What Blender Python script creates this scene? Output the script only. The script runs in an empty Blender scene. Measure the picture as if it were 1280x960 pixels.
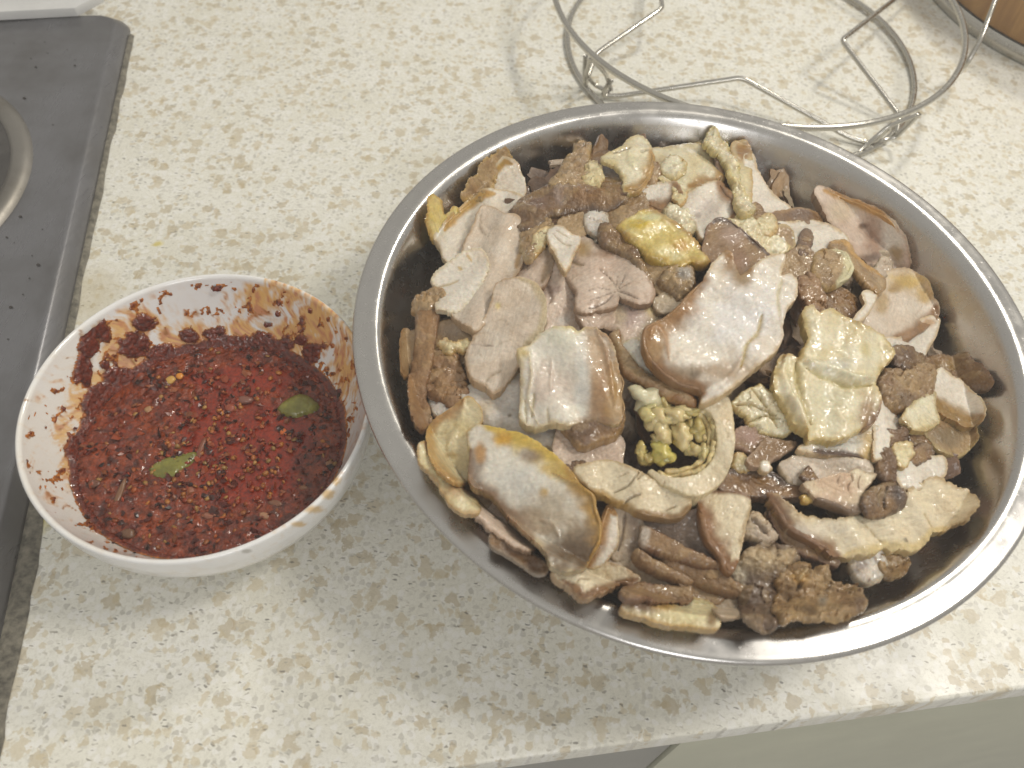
import bpy, bmesh, math, random
import numpy as np
from mathutils import Vector, Matrix
from mathutils.geometry import delaunay_2d_cdt

random.seed(7)
SC = bpy.context.scene
COL = SC.collection

# ------------------------------------------------------------------ camera
TH, RO, HC, FPX = 0.97082438, 0.09572692, 0.39621121, 1020.0      # pitch down, roll, height, focal length in px (1280 wide)
cF = np.array([0, math.cos(TH), -math.sin(TH)]); cU0 = np.array([0, math.sin(TH), math.cos(TH)]); cR0 = np.array([1.0, 0, 0])
cR = math.cos(RO)*cR0 + math.sin(RO)*cU0
cU = -math.sin(RO)*cR0 + math.cos(RO)*cU0
CAMP = np.array([0, 0, HC])
cam = bpy.data.cameras.new('camera'); co = bpy.data.objects.new('camera', cam); COL.objects.link(co)
m = Matrix(((cR[0], cU[0], -cF[0], 0), (cR[1], cU[1], -cF[1], 0), (cR[2], cU[2], -cF[2], HC), (0, 0, 0, 1)))
co.matrix_world = m
cam.sensor_width = 36; cam.lens = 36*FPX/1280; cam.clip_start = 0.01; cam.clip_end = 50
cam.dof.use_dof = True; cam.dof.focus_distance = 0.43; cam.dof.aperture_fstop = 10
SC.camera = co

# ------------------------------------------------------------------ light: a kitchen ceiling lamp, a second softer one, room bounce
W = bpy.data.worlds.new('World'); SC.world = W; W.use_nodes = True
wn = W.node_tree.nodes; wl = W.node_tree.links
bg = wn['Background']; bg.inputs['Strength'].default_value = 0.62
tc = wn.new('ShaderNodeTexCoord'); sx = wn.new('ShaderNodeSeparateXYZ'); rp = wn.new('ShaderNodeValToRGB')
wl.new(tc.outputs['Generated'], sx.inputs[0]); wl.new(sx.outputs['Z'], rp.inputs[0]); wl.new(rp.outputs[0], bg.inputs['Color'])
rp.color_ramp.elements[0].color = (0.64, 0.605, 0.545, 1); rp.color_ramp.elements[0].position = 0.0
rp.color_ramp.elements[1].color = (0.80, 0.775, 0.715, 1); rp.color_ramp.elements[1].position = 1.0

def area(name, loc, target, size, power, color):
    l = bpy.data.lights.new(name, 'AREA'); l.shape = 'DISK'; l.size = size; l.energy = power; l.color = color
    o = bpy.data.objects.new(name, l); COL.objects.link(o); o.location = loc
    o.rotation_euler = (Vector(target)-Vector(loc)).to_track_quat('-Z', 'Y').to_euler()
    return o
area('ceiling_lamp', (1.28, 0.45, 1.85), (0.05, 0.25, 0), 0.42, 18, (1.0, 0.95, 0.87))
area('cupboard_lamp', (0.85, 1.50, 1.60), (0.05, 0.25, 0), 0.20, 12, (1.0, 0.945, 0.83))
area('window_behind', (0.25, -1.55, 1.25), (0.05, 0.35, 0), 0.75, 9, (0.97, 0.97, 0.98))

vs = SC.view_settings
vs.view_transform = 'Standard'; vs.look = 'None'; vs.exposure = 0.08; vs.gamma = 1.0
SC.cycles.use_denoising = True
SC.cycles.max_bounces = 8

# ------------------------------------------------------------------ helpers
def lin(h):
    h = h.lstrip('#'); c = np.array([int(h[i:i+2], 16)/255 for i in (0, 2, 4)])
    return np.where(c <= .04045, c/12.92, ((c+.055)/1.055)**2.4)

def hashn(ix, iy, seed):
    h = (ix.astype(np.int64)*374761393 + iy.astype(np.int64)*668265263 + seed*974634777) & 0x7fffffff
    h = ((h ^ (h >> 13))*1274126177) & 0x7fffffff
    h = (h ^ (h >> 16)) & 0xffff
    return h/65535.0
def vn(x, y, seed=0):                                   # value noise in -1..1
    ix = np.floor(x); iy = np.floor(y); fx = x-ix; fy = y-iy
    fx = fx*fx*(3-2*fx); fy = fy*fy*(3-2*fy)
    a = hashn(ix, iy, seed); b = hashn(ix+1, iy, seed); c = hashn(ix, iy+1, seed); d = hashn(ix+1, iy+1, seed)
    return 2*((a*(1-fx)+b*fx)*(1-fy) + (c*(1-fx)+d*fx)*fy)-1
def fbm(x, y, seed=0, o=3):
    s = 0; a = 1; t = 0
    for i in range(o):
        s = s+a*vn(x*2**i, y*2**i, seed+i*17); t += a; a *= .5
    return s/t
def cells(x, y, seed):                                  # nearest jittered seed: id, distances to the two nearest, offset from the nearest
    ix = np.floor(x).astype(int); iy = np.floor(y).astype(int); b1 = np.full(x.shape, 9.); b2 = b1.copy(); idn = np.zeros(x.shape); ox = np.zeros(x.shape); oy = np.zeros(x.shape)
    for i in (-1, 0, 1):
        for j in (-1, 0, 1):
            cx = ix+i; cy = iy+j; px = cx+hashn(cx, cy, seed); py = cy+hashn(cx, cy, seed+101); d = np.hypot(x-px, y-py)
            k = d < b1; b2 = np.where(k, b1, np.minimum(b2, d)); idn = np.where(k, cx*7.13+cy*131.7, idn); ox = np.where(k, x-px, ox); oy = np.where(k, y-py, oy); b1 = np.where(k, d, b1)
    h = lambda q: np.mod(np.sin(idn*12.9898+q*78.233+seed)*43758.5453, 1.0)
    return h, b1, b2, ox, oy
def sst(a, b, x):
    t = np.clip((x-a)/(b-a), 0, 1); return t*t*(3-2*t)

def rays(px):
    px = np.asarray(px, float)
    x = (px[:, 0]-640)/FPX; y = -(px[:, 1]-480)/FPX
    return cF[None]+x[:, None]*cR[None]+y[:, None]*cU[None]
def project(X):
    d = X-CAMP; f = d@cF
    return np.stack([640+FPX*(d@cR)/f, 480-FPX*(d@cU)/f], 1)
def hit(px, H, zt=.2, zb=-.02, n=260):                  # where the sight line through a pixel meets the surface z = H(x, y)
    r = rays(px); zs = np.linspace(zt, zb, n)
    k = (zs[None]-HC)/r[:, 2:3]
    X = r[:, 0:1]*k; Y = r[:, 1:2]*k
    f = zs[None]-H(X, Y)
    i = np.argmax(f <= 0, 1); i = np.where((f <= 0).any(1), np.maximum(i, 1), n-1)
    j = np.arange(len(i)); f0 = f[j, i-1]; f1 = f[j, i]
    t = np.clip(f0/(f0-f1+1e-12), 0, 1); z = zs[i-1]+(zs[i]-zs[i-1])*t
    k = (z-HC)/r[:, 2]
    return np.stack([r[:, 0]*k, r[:, 1]*k, z], 1)
def at(px, py, z): return hit([(px, py)], lambda x, y: x*0+z)[0]

def link(name, me, mat=None, parent=None, loc=None):
    o = bpy.data.objects.new(name, me); COL.objects.link(o)
    if mat: me.materials.append(mat)
    if parent: o.parent = parent
    if loc is not None: o.location = loc
    return o
def mesh(name, V, F, smooth=True):
    me = bpy.data.meshes.new(name)
    me.from_pydata([tuple(v) for v in V], [], [tuple(f) for f in F])
    me.update()
    if smooth: me.shade_smooth()
    return me
def setcol(me, C, name='Col'):
    a = me.attributes.new(name, 'FLOAT_COLOR', 'POINT')
    C = np.asarray(C, np.float32); 
    if C.shape[1] == 3: C = np.c_[C, np.ones(len(C), np.float32)]
    a.data.foreach_set('color', C.astype(np.float32).ravel())
def tag(o, label=None, cat=None, group=None, kind=None):
    if label: o['label'] = label
    if cat: o['category'] = cat
    if group: o['group'] = group
    if kind: o['kind'] = kind
    return o
def empty(name, loc=(0, 0, 0)):
    o = bpy.data.objects.new(name, None); COL.objects.link(o); o.location = loc; o.empty_display_size = .02
    return o
def lathe(prof, n=160, c=(0, 0)):
    V = []; F = []; m_ = len(prof)
    for i in range(n):
        a = 2*math.pi*i/n
        for r, z in prof: V.append((c[0]+r*math.cos(a), c[1]+r*math.sin(a), z))
    for i in range(n):
        j = (i+1) % n
        for k in range(m_-1): F.append((i*m_+k, j*m_+k, j*m_+k+1, i*m_+k+1))
    return V, F
def cr(P, step, closed=False):                          # Catmull-Rom through points, evenly resampled
    P = np.asarray(P, float); n = len(P); out = []
    rng = range(n) if closed else range(n-1)
    for i in rng:
        if closed: p0, p1, p2, p3 = P[i-1], P[i], P[(i+1) % n], P[(i+2) % n]
        else: p0, p1, p2, p3 = P[max(i-1, 0)], P[i], P[i+1], P[min(i+2, n-1)]
        L = np.linalg.norm(p2-p1)
        k = max(1, int(round(L/step)))
        for q in range(k):
            t = q/k
            out.append((2*t**3-3*t**2+1)*p1+(t**3-2*t**2+t)*.33*(p2-p0)+(-2*t**3+3*t**2)*p2+(t**3-t**2)*.33*(p3-p1))
    if not closed: out.append(P[-1])
    return np.array(out)
def tube(P, rad, seg=10, closed=False, caps=True):
    P = np.asarray(P, float); n = len(P)
    rad = np.broadcast_to(rad, (n,)) if np.ndim(rad) < 2 else rad
    V = []; F = []; up = None
    for i in range(n):
        a = P[(i-1) % n] if (closed or i > 0) else P[i]; b = P[(i+1) % n] if (closed or i < n-1) else P[i]
        t = (b-a)/(np.linalg.norm(b-a)+1e-12)
        if up is None: up = np.cross(t, [0.13, .21, 1.0]); up /= np.linalg.norm(up)
        up = up-t*(up@t); up /= np.linalg.norm(up)+1e-12
        w = np.cross(t, up)
        for k in range(seg):
            an = 2*math.pi*k/seg
            V.append(P[i]+rad[i]*(math.cos(an)*up+math.sin(an)*w))
    for i in range(n if closed else n-1):
        j = (i+1) % n
        for k in range(seg):
            l = (k+1) % seg
            F.append((i*seg+k, i*seg+l, j*seg+l, j*seg+k))
    if not closed and caps:
        F.append(tuple(range(seg))); F.append(tuple((n-1)*seg+k for k in range(seg))[::-1])
    return V, F
def join(parts):
    V = []; F = []
    for v, f in parts:
        b = len(V); V += [tuple(x) for x in v]; F += [tuple(b+i for i in q) for q in f]
    return V, F

# ------------------------------------------------------------------ materials
def newmat(name):
    M = bpy.data.materials.new(name); M.use_nodes = True
    return M, M.node_tree.nodes, M.node_tree.links, M.node_tree.nodes['Principled BSDF']
def N(nodes, t, **kw):
    n = nodes.new(t)
    for k, v in kw.items():
        if k in n.inputs.keys(): n.inputs[k].default_value = v
        else: setattr(n, k, v)
    return n
def noise(nodes, links, vec, scale, detail=3, rough=.55, dist=0):
    n = nodes.new('ShaderNodeTexNoise'); n.inputs['Scale'].default_value = scale; n.inputs['Detail'].default_value = detail
    n.inputs['Roughness'].default_value = rough; n.inputs['Distortion'].default_value = dist
    if vec: links.new(vec, n.inputs['Vector'])
    return n
def mapr(nodes, links, src, a, b, c, d):
    n = nodes.new('ShaderNodeMapRange'); links.new(src, n.inputs[0])
    for i, v in zip((1, 2, 3, 4), (a, b, c, d)): n.inputs[i].default_value = v
    return n.outputs[0]
def mixc(nodes, links, fac, a, b, mode='MIX'):
    n = nodes.new('ShaderNodeMix'); n.data_type = 'RGBA'; n.blend_type = mode
    for s, v in ((0, fac), (6, a), (7, b)):
        if hasattr(v, 'node'): links.new(v, n.inputs[s])
        else: n.inputs[s].default_value = v if s == 0 else tuple(list(v)[:3])+(1,)
    return n.outputs[2]
def mathn(nodes, links, op, a, b=None):
    n = nodes.new('ShaderNodeMath'); n.operation = op
    for s, v in ((0, a), (1, b)):
        if v is None: continue
        if hasattr(v, 'node'): links.new(v, n.inputs[s])
        else: n.inputs[s].default_value = v
    return n.outputs[0]

def mat_meat(name, sss, bumps, spec, fine, veins=.2):
    M, n, l, b = newmat(name)
    col = n.new('ShaderNodeAttribute'); col.attribute_name = 'Col'
    fib = n.new('ShaderNodeAttribute'); fib.attribute_name = 'fib'
    geo = n.new('ShaderNodeTexCoord'); o = geo.outputs['Object']
    nf = noise(n, l, fib.outputs['Vector'], 1.0, 4, .62, .3)
    nb = noise(n, l, o, fine, 4, .6)
    ns = noise(n, l, o, 170, 3, .6)
    c1 = mixc(n, l, 1.0, col.outputs['Color'], mapr(n, l, nf.outputs[0], .28, .72, .87, 1.08), 'MULTIPLY')
    c2 = mixc(n, l, 1.0, c1, mapr(n, l, nb.outputs[0], .3, .7, .90, 1.08), 'MULTIPLY')
    np_ = noise(n, l, o, 55, 3, .6, .5)
    c2 = mixc(n, l, mapr(n, l, np_.outputs[0], .5, .72, 0, .30), c2, mixc(n, l, 1.0, c2, (.78, .64, .45), 'MULTIPLY'))
    nv = noise(n, l, o, 75, 4, .6, .8)
    vein = mapr(n, l, mathn(n, l, 'ABSOLUTE', mathn(n, l, 'SUBTRACT', nv.outputs[0], .5)), .003, .018, veins, 0)
    c2 = mixc(n, l, vein, c2, mixc(n, l, 1.0, c2, (.56, .43, .27), 'MULTIPLY'))
    nw = noise(n, l, o, 95, 2, .5)
    c2 = mixc(n, l, mapr(n, l, nw.outputs[0], .56, .74, 0, .16), c2, mixc(n, l, .5, c2, (.80, .74, .62)))
    l.new(c2, b.inputs['Base Color'])
    b.inputs['Subsurface Weight'].default_value = sss; b.inputs['Subsurface Radius'].default_value = (1.0, .55, .35); b.inputs['Subsurface Scale'].default_value = .004
    wet = mapr(n, l, ns.outputs[0], .35, .65, .0, .22)
    r = mathn(n, l, 'SUBTRACT', .66, mathn(n, l, 'MULTIPLY', col.outputs['Alpha'], .46))
    l.new(mathn(n, l, 'ADD', r, wet), b.inputs['Roughness'])
    b.inputs['Specular IOR Level'].default_value = spec
    gl = noise(n, l, o, 250, 1.2, .5)
    bc_ = n.new('ShaderNodeBump'); bc_.inputs['Strength'].default_value = .42; bc_.inputs['Distance'].default_value = .0014; l.new(gl.outputs[0], bc_.inputs['Height']); l.new(bc_.outputs[0], b.inputs['Coat Normal'])
    l.new(mathn(n, l, 'MULTIPLY', mathn(n, l, 'POWER', col.outputs['Alpha'], 1.2), mapr(n, l, ns.outputs[0], .38, .58, 1.0, .25)), b.inputs['Coat Weight']); b.inputs['Coat Roughness'].default_value = .06
    bp = n.new('ShaderNodeBump'); bp.inputs['Strength'].default_value = bumps; bp.inputs['Distance'].default_value = .0009
    h = mathn(n, l, 'ADD', nb.outputs[0], mathn(n, l, 'MULTIPLY', nf.outputs[0], .5))
    l.new(h, bp.inputs['Height']); l.new(bp.outputs[0], b.inputs['Normal'])
    return M
M_LEAN = mat_meat('lean_meat', .18, .30, .5, 650, .22)
M_FAT = mat_meat('pork_fat', .35, .20, .6, 480, .05)
M_RIND = mat_meat('braised_rind', .10, .7, .6, 600, .2)

def mat_steel(name, base, rough, grime, scale=60, stretch=(1, 1, 1)):
    M, n, l, b = newmat(name)
    g = n.new('ShaderNodeTexCoord'); mp = n.new('ShaderNodeMapping'); mp.inputs['Scale'].default_value = stretch
    l.new(g.outputs['Object'], mp.inputs[0])
    a = noise(n, l, mp.outputs[0], scale, 5, .65); c = noise(n, l, g.outputs['Object'], 18, 4, .6)
    sp = noise(n, l, g.outputs['Object'], 420, 2, .5)
    cc = mixc(n, l, mapr(n, l, c.outputs[0], .4, .7, 0, grime), base, (base[0]*.62, base[1]*.6, base[2]*.55))
    l.new(cc, b.inputs['Base Color'])
    b.inputs['Metallic'].default_value = 1.0
    rr = mathn(n, l, 'ADD', mapr(n, l, a.outputs[0], .3, .7, rough-.06, rough+.08), mapr(n, l, c.outputs[0], .45, .7, 0, .12))
    rr = mathn(n, l, 'ADD', rr, mapr(n, l, sp.outputs[0], .66, .74, 0, .2))
    l.new(rr, b.inputs['Roughness'])
    bp = n.new('ShaderNodeBump'); bp.inputs['Strength'].default_value = .06; bp.inputs['Distance'].default_value = .0006
    l.new(a.outputs[0], bp.inputs['Height']); l.new(bp.outputs[0], b.inputs['Normal'])
    return M
M_BASIN = mat_steel('basin_steel', (.58, .565, .545), .23, .2, 90)
M_HOB = mat_steel('hob_steel', (.30, .298, .315), .30, .75, 40, (30, 1, 1))
M_WIRE = mat_steel('wire_steel', (.55, .53, .48), .2, .3, 200)

def mat_simple(name, c, rough=.5, spec=.5, var=.15, scale=60, bump=.1, sss=0, coat=0):
    M, n, l, b = newmat(name)
    g = n.new('ShaderNodeTexCoord'); a = noise(n, l, g.outputs['Object'], scale, 5, .6)
    cc = mixc(n, l, mapr(n, l, a.outputs[0], .3, .7, 0, 1), [x*(1-var) for x in c], [min(1, x*(1+var)) for x in c])
    l.new(cc, b.inputs['Base Color']); b.inputs['Roughness'].default_value = rough; b.inputs['Specular IOR Level'].default_value = spec
    b.inputs['Subsurface Weight'].default_value = sss; b.inputs['Subsurface Scale'].default_value = .003; b.inputs['Coat Weight'].default_value = coat
    bp = n.new('ShaderNodeBump'); bp.inputs['Strength'].default_value = bump; bp.inputs['Distance'].default_value = .001
    l.new(a.outputs[0], bp.inputs['Height']); l.new(bp.outputs[0], b.inputs['Normal'])
    return M

def mat_counter():
    M, n, l, b = newmat('speckled_quartz')
    g = n.new('ShaderNodeTexCoord'); O = g.outputs['Object']
    wob = noise(n, l, O, 260, 3, .6); wob2 = noise(n, l, O, 70, 3, .6)
    def warped(k1, k2):
        v = n.new('ShaderNodeVectorMath'); v.operation = 'MULTIPLY_ADD'
        l.new(wob.outputs['Color'], v.inputs[0]); v.inputs[1].default_value = (k1,)*3; l.new(O, v.inputs[2])
        w = n.new('ShaderNodeVectorMath'); w.operation = 'MULTIPLY_ADD'
        l.new(wob2.outputs['Color'], w.inputs[0]); w.inputs[1].default_value = (k2,)*3; l.new(v.outputs[0], w.inputs[2])
        return w.outputs[0]
    def chips(vec, scale, pick, rad, soft):
        v = n.new('ShaderNodeTexVoronoi'); v.voronoi_dimensions = '2D'; v.inputs['Scale'].default_value = scale; l.new(vec, v.inputs['Vector'])
        s = n.new('ShaderNodeSeparateColor'); l.new(v.outputs['Color'], s.inputs[0])
        inside = mapr(n, l, v.outputs['Distance'], rad, rad-soft, 0, 1)
        sel = mathn(n, l, 'LESS_THAN', s.outputs[0], pick)
        return mathn(n, l, 'MULTIPLY', inside, sel), s.outputs[1]
    cl = noise(n, l, O, 16, 4, .6)
    base = mixc(n, l, mapr(n, l, cl.outputs[0], .35, .65, 0, 1), (.735, .715, .62), (.80, .79, .725))
    fl = noise(n, l, warped(.004, .0), 520, 3, .7)
    base = mixc(n, l, mapr(n, l, fl.outputs[0], .48, .66, 0, .65), base, (.58, .56, .48))
    wf, _ = chips(warped(.002, .006), 260, .35, .5, .12)
    base = mixc(n, l, mathn(n, l, 'MULTIPLY', wf, .6), base, (.82, .81, .77))
    # grey glassy chips
    gc, r2 = chips(warped(.004, .004), 290, .20, .46, .1)
    base = mixc(n, l, mathn(n, l, 'MULTIPLY', gc, .5), base, mixc(n, l, r2, (.36, .34, .29), (.62, .60, .53)))
    # tan blotches
    t1, r1 = chips(warped(.010, .012), 122, .21, .54, .16)
    base = mixc(n, l, mathn(n, l, 'MULTIPLY', t1, .62), base, mixc(n, l, r1, (.44, .36, .22), (.60, .52, .36)))
    t2, r3 = chips(warped(.007, .008), 235, .20, .52, .16)
    base = mixc(n, l, mathn(n, l, 'MULTIPLY', t2, .5), base, mixc(n, l, r3, (.46, .35, .18), (.60, .52, .34)))
    # fine dark flecks, stretched
    mp = n.new('ShaderNodeMapping'); mp.inputs['Scale'].default_value = (1, 2.4, 1); mp.inputs['Rotation'].default_value = (0, 0, .7); l.new(warped(.003, .003), mp.inputs[0])
    d1, r4 = chips(mp.outputs[0], 260, .035, .34, .12)
    base = mixc(n, l, mathn(n, l, 'MULTIPLY', d1, .75), base, mixc(n, l, r4, (.13, .12, .10), (.34, .31, .26)))
    mp = n.new('ShaderNodeMapping'); mp.inputs['Scale'].default_value = (1, 2.8, 1); mp.inputs['Rotation'].default_value = (0, 0, -.9); l.new(warped(.004, .006), mp.inputs[0])
    d2, r5 = chips(mp.outputs[0], 330, .10, .36, .1)
    base = mixc(n, l, mathn(n, l, 'MULTIPLY', d2, .55), base, mixc(n, l, r5, (.28, .26, .22), (.50, .46, .38)))
    # grease smears near the hob and by the bowl
    for (x, y, rad, c, k) in STAINS:
        d = n.new('ShaderNodeVectorMath'); d.operation = 'DISTANCE'; l.new(warped(.004, .01), d.inputs[0]); d.inputs[1].default_value = (x+.007, y+.007, .007)
        base = mixc(n, l, mapr(n, l, d.outputs['Value'], rad, rad*.4, 0, k), base, c)
    l.new(base, b.inputs['Base Color'])
    b.inputs['Roughness'].default_value = .34; b.inputs['Specular IOR Level'].default_value = .45
    ro = noise(n, l, O, 30, 4, .6); l.new(mapr(n, l, ro.outputs[0], .3, .7, .28, .48), b.inputs['Roughness'])
    return M
_s1 = at(42, 650, 0); _s2 = at(198, 303, 0); _s3 = at(105, 370, 0)
STAINS = [(_s1[0], _s1[1], .012, (.62, .52, .10), .75), (_s2[0], _s2[1], .004, (.66, .55, .12), .7), (_s3[0], _s3[1], .03, (.50, .42, .25), .5)]
M_COUNTER = mat_counter()

# ------------------------------------------------------------------ the worktop and the cabinet under its front edge
ue = np.array([.977, .2126]); ve = np.array([-.2126, .977])
O0 = np.array([-.012, .0622])
def cf(u, v, z): p = O0+u*ue+v*ve; return (p[0], p[1], z)
def prism(pts, z0, z1):
    n = len(pts); V = [(*p, z0) for p in pts]+[(*p, z1) for p in pts]
    F = [tuple(range(n))[::-1], tuple(range(n, 2*n))]+[(i, (i+1) % n, n+(i+1) % n, n+i) for i in range(n)]
    return V, F
def beveled(name, V, F, w, seg=2, mat=None, parent=None):
    me = mesh(name, V, F, False); bm = bmesh.new(); bm.from_mesh(me)
    bmesh.ops.recalc_face_normals(bm, faces=bm.faces)
    bmesh.ops.bevel(bm, geom=[e for e in bm.edges], offset=w, segments=seg, affect='EDGES', profile=.6)
    bm.to_mesh(me); bm.free(); me.shade_smooth(); me.set_sharp_from_angle(angle=math.radians(40))
    return link(name, me, mat, parent)
def cfbox(u0, u1, v0, v1, z0, z1): return prism([cf(u0, v0, 0)[:2], cf(u1, v0, 0)[:2], cf(u1, v1, 0)[:2], cf(u0, v1, 0)[:2]], z0, z1)
ct = beveled('worktop', *cfbox(-1.6, 1.8, 0, 1.6, -.022, 0), .002, 3, M_COUNTER)
tag(ct, 'cream quartz worktop with tan and grey speckles', kind='structure')
cab = empty('base_cabinet', cf(.3, .05, -.72))
tag(cab, 'grey green kitchen base cabinet below the front edge of the speckled worktop', 'cabinet')
def rel(V, o): return [(v[0]-o.location[0], v[1]-o.location[1], v[2]-o.location[2]) for v in V]
M_CABG = mat_simple('cabinet_green', (.50, .50, .39), .45, .4, .06, 20, .02)
M_CABW = mat_simple('cabinet_grey', (.27, .265, .24), .45, .4, .05, 20, .02)
V, F = cfbox(-1.0, .128, .012, .03, -.70, -.0225); beveled('side_panel', rel(V, cab), F, .001, 2, M_CABW, cab)
V, F = cfbox(.130, 1.3, .010, .03, -.70, -.0225); beveled('door', rel(V, cab), F, .001, 2, M_CABG, cab)

# ------------------------------------------------------------------ gas hob
def hobframe():
    a = at(165, 33, 0)[:2]; b_ = at(104, 321, 0)[:2]
    d = (a-b_)/np.linalg.norm(a-b_); return b_, d, np.array([-d[1], d[0]])
hb, hd, hn = hobframe()                                  # hd runs away along its right edge, hn points left, into the hob
L0 = np.linalg.norm(at(163, 38, 0)[:2]-hb)+.012; HZ = .011
def hp(s, n_, z): p = hb+s*hd+n_*hn; return (p[0], p[1], z)
hob = empty('gas_hob', hp(0, .3, 0))
tag(hob, 'brushed steel gas hob with worn burner ring at the left of the worktop', 'hob')
def rrect(off, zz, rc, s0=-.62, n1=.62):
    pts = []
    s1 = L0-off; n0 = off
    for k in range(9):
        a = math.pi/2*k/8
        pts.append(hp(s1-rc+rc*math.sin(a), n0+rc-rc*math.cos(a), zz))
    pts.append(hp(s1, n1, zz)); pts.append(hp(s0, n1, zz)); pts.append(hp(s0, n0, zz))
    return pts
rings = [rrect(0, .0005, .016), rrect(.0015, .004, .016), rrect(.0065, HZ-.0012, .016), rrect(.0080, HZ, .015), rrect(.0105, HZ-.0002, .014), rrect(.013, HZ-.0012, .013), rrect(.018, HZ-.0016, .012)]
V = []; F = []
for r_ in rings: V += r_
k = len(rings[0])
for i in range(len(rings)-1):
    for j in range(k): F.append((i*k+j, i*k+(j+1) % k, (i+1)*k+(j+1) % k, (i+1)*k+j))
F.append(tuple(range((len(rings)-1)*k, len(rings)*k)))
me = mesh('top_plate', rel(V, hob), F); me.set_sharp_from_angle(angle=math.radians(50)); link('top_plate', me, M_HOB, hob)
# burner drip ring
bc = np.array([-.4518, .3686]); bR = .1187
bm_ = empty('x', (0, 0, 0)); bpy.data.objects.remove(bm_)
prof = [(bR+.004, HZ-.0016), (bR+.002, HZ+.0012), (bR-.002, HZ+.003), (bR-.006, HZ+.0022), (bR-.0095, HZ+.0006), (bR-.010, HZ-.001)]
V, F = lathe(prof, 96, bc); rg = link('burner_ring', mesh('burner_ring', rel(V, hob), F), mat_steel('worn_ring', (.34, .32, .29), .45, .9, 120), hob)
V, F = lathe([(bR-.0092, HZ+.0002), (bR-.02, HZ-.0008), (bR-.045, HZ-.0002), (.05, HZ+.001)], 96, bc)
link('burner_bowl', mesh('burner_bowl', rel(V, hob), F), mat_simple('burnt_enamel', (.06, .055, .05), .5, .4, .3, 80, .2), hob)
V, F = lathe([(.001, HZ+.016), (.044, HZ+.016), (.047, HZ+.013), (.047, HZ+.002)], 64, bc)
link('burner_cap', mesh('burner_cap', rel(V, hob), F), mat_simple('cast_iron', (.035, .034, .033), .6, .4, .3, 150, .3), hob)
# grimy silicone bead between hob and worktop
pts = [at(34, 618, 0), at(27, 700, 0), at(10, 765, 0), at(-8, 830, 0)]
bead_in = [hp(float((p[:2]-hb)@hd), .0015, 0) for p in pts]
s_ = np.linspace(L0-.02, -.62, 120)
V = []; F = []
for i, s in enumerate(s_):
    w = .0035+.006*float(sst(-.12, -.20, s))+.0012*float(vn(np.array(s*90), np.array(.3), 4))
    V += [hp(s, .002, .0006), hp(s, -.35*w, .0022), hp(s, -w, .0004)]
for i in range(len(s_)-1):
    for k in range(2): F.append((3*i+k, 3*i+k+1, 3*i+k+4, 3*i+k+3))
o = link('sealant_bead', mesh('sealant_bead', rel(V, hob), F), mat_simple('grimy_sealant', (.17, .155, .12), .5, .4, .55, 260, .5), hob)
# crumbs and burnt specks on the plate
parts = []
for i in range(46):
    s = random.uniform(-.1, L0-.03); nn = random.uniform(.02, .14); r = random.choice([.0005, .0006, .0009, .0012])
    c = np.array(hp(s, nn, HZ-.0012)); V = []; 
    for k in range(6): a = k*math.pi/3; V.append(c+np.array([math.cos(a)*r*random.uniform(.7, 1.3), math.sin(a)*r*random.uniform(.5, 1.2), 0]))
    V.append(c+np.array([0, 0, r*.7])); parts.append((V, [(k, (k+1) % 6, 6) for k in range(6)]))
V, F = join(parts); o = link('burnt_specks', mesh('burnt_specks', rel(V, hob), F), mat_simple('burnt', (.05, .045, .04), .7, .3), hob); o['kind'] = 'stuff'

# pale strip lying along the far edge of the hob
def sp(px, py, z=HZ+.001): return at(px, py, z)
q = [sp(-70, 31), sp(0, 24.5), sp(97, 19.6), sp(131, 1), sp(122, -3), sp(95, 5), sp(0, 9.5), sp(-70, 15)]
V, F = prism([p[:2] for p in q], HZ+.0002, HZ+.0075)
beveled('trim_strip', V, F, .0008, 2, mat_simple('pale_strip', (.62, .62, .61), .4, .4, .05, 40, .03))
tag(bpy.data.objects['trim_strip'], 'pale grey strip with a bevelled end lying on the far edge of the hob', 'strip')

# ------------------------------------------------------------------ wire rack
RC = np.array([.1617, .626]); WR = .0019
rack = empty('wire_rack', (RC[0], RC[1], 0))
tag(rack, 'bare steel wire pot rack with two rings standing behind the meat basin', 'rack')
def wire(name, P, r=.0020, closed=False, seg=10):
    V, F = tube(P, r, seg, closed); return link(name, mesh(name, rel(V, rack), F), M_WIRE, rack)
def circ(R, z, n=120, c=RC): return [(c[0]+R*math.cos(2*math.pi*i/n), c[1]+R*math.sin(2*math.pi*i/n), z+.0008*math.sin(6*math.pi*i/n)) for i in range(n)]
wire('upper_ring', circ(.160, .050), .0023, True)
wire('lower_ring', circ(.1435, .0026), .0022, True)
def wp(lst, step=.004, z=None):
    P = np.array([at(x, y, zz) for x, y, zz in lst]); return P
def bent(P, rad=.006):                                  # straight runs with small bends at the corners
    out = [P[0]]
    for i in range(1, len(P)-1):
        a, b_, c = P[i-1], P[i], P[i+1]
        u = (a-b_); u /= np.linalg.norm(u); w = (c-b_); w /= np.linalg.norm(w)
        p0 = b_+u*rad; p1 = b_+w*rad
        for t in np.linspace(0, 1, 5): out.append((1-t)**2*p0+2*t*(1-t)*b_+t*t*p1)
    out.append(P[-1]); return np.array(out)
wire('support_strut', bent(wp([(764, 100, .018), (752, 120, .003), (775, 120, .004), (927, 97, .024), (1062, 172, .004), (1090, 180, .003), (1110, 160, .016)]), .005))
wire('support_strut', bent(wp([(1150, 141, .02), (1120, 170, .003), (1125, 146, .006), (1052, 50, .034), (1140, -18, .022), (1180, -40, .003)]), .005))
wire('support_strut', bent(wp([(732, 70, .03), (731, 108, .003), (745, 67, .012), (828, 10, .030), (822, -30, .02), (800, -60, .003)]), .005))
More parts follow.
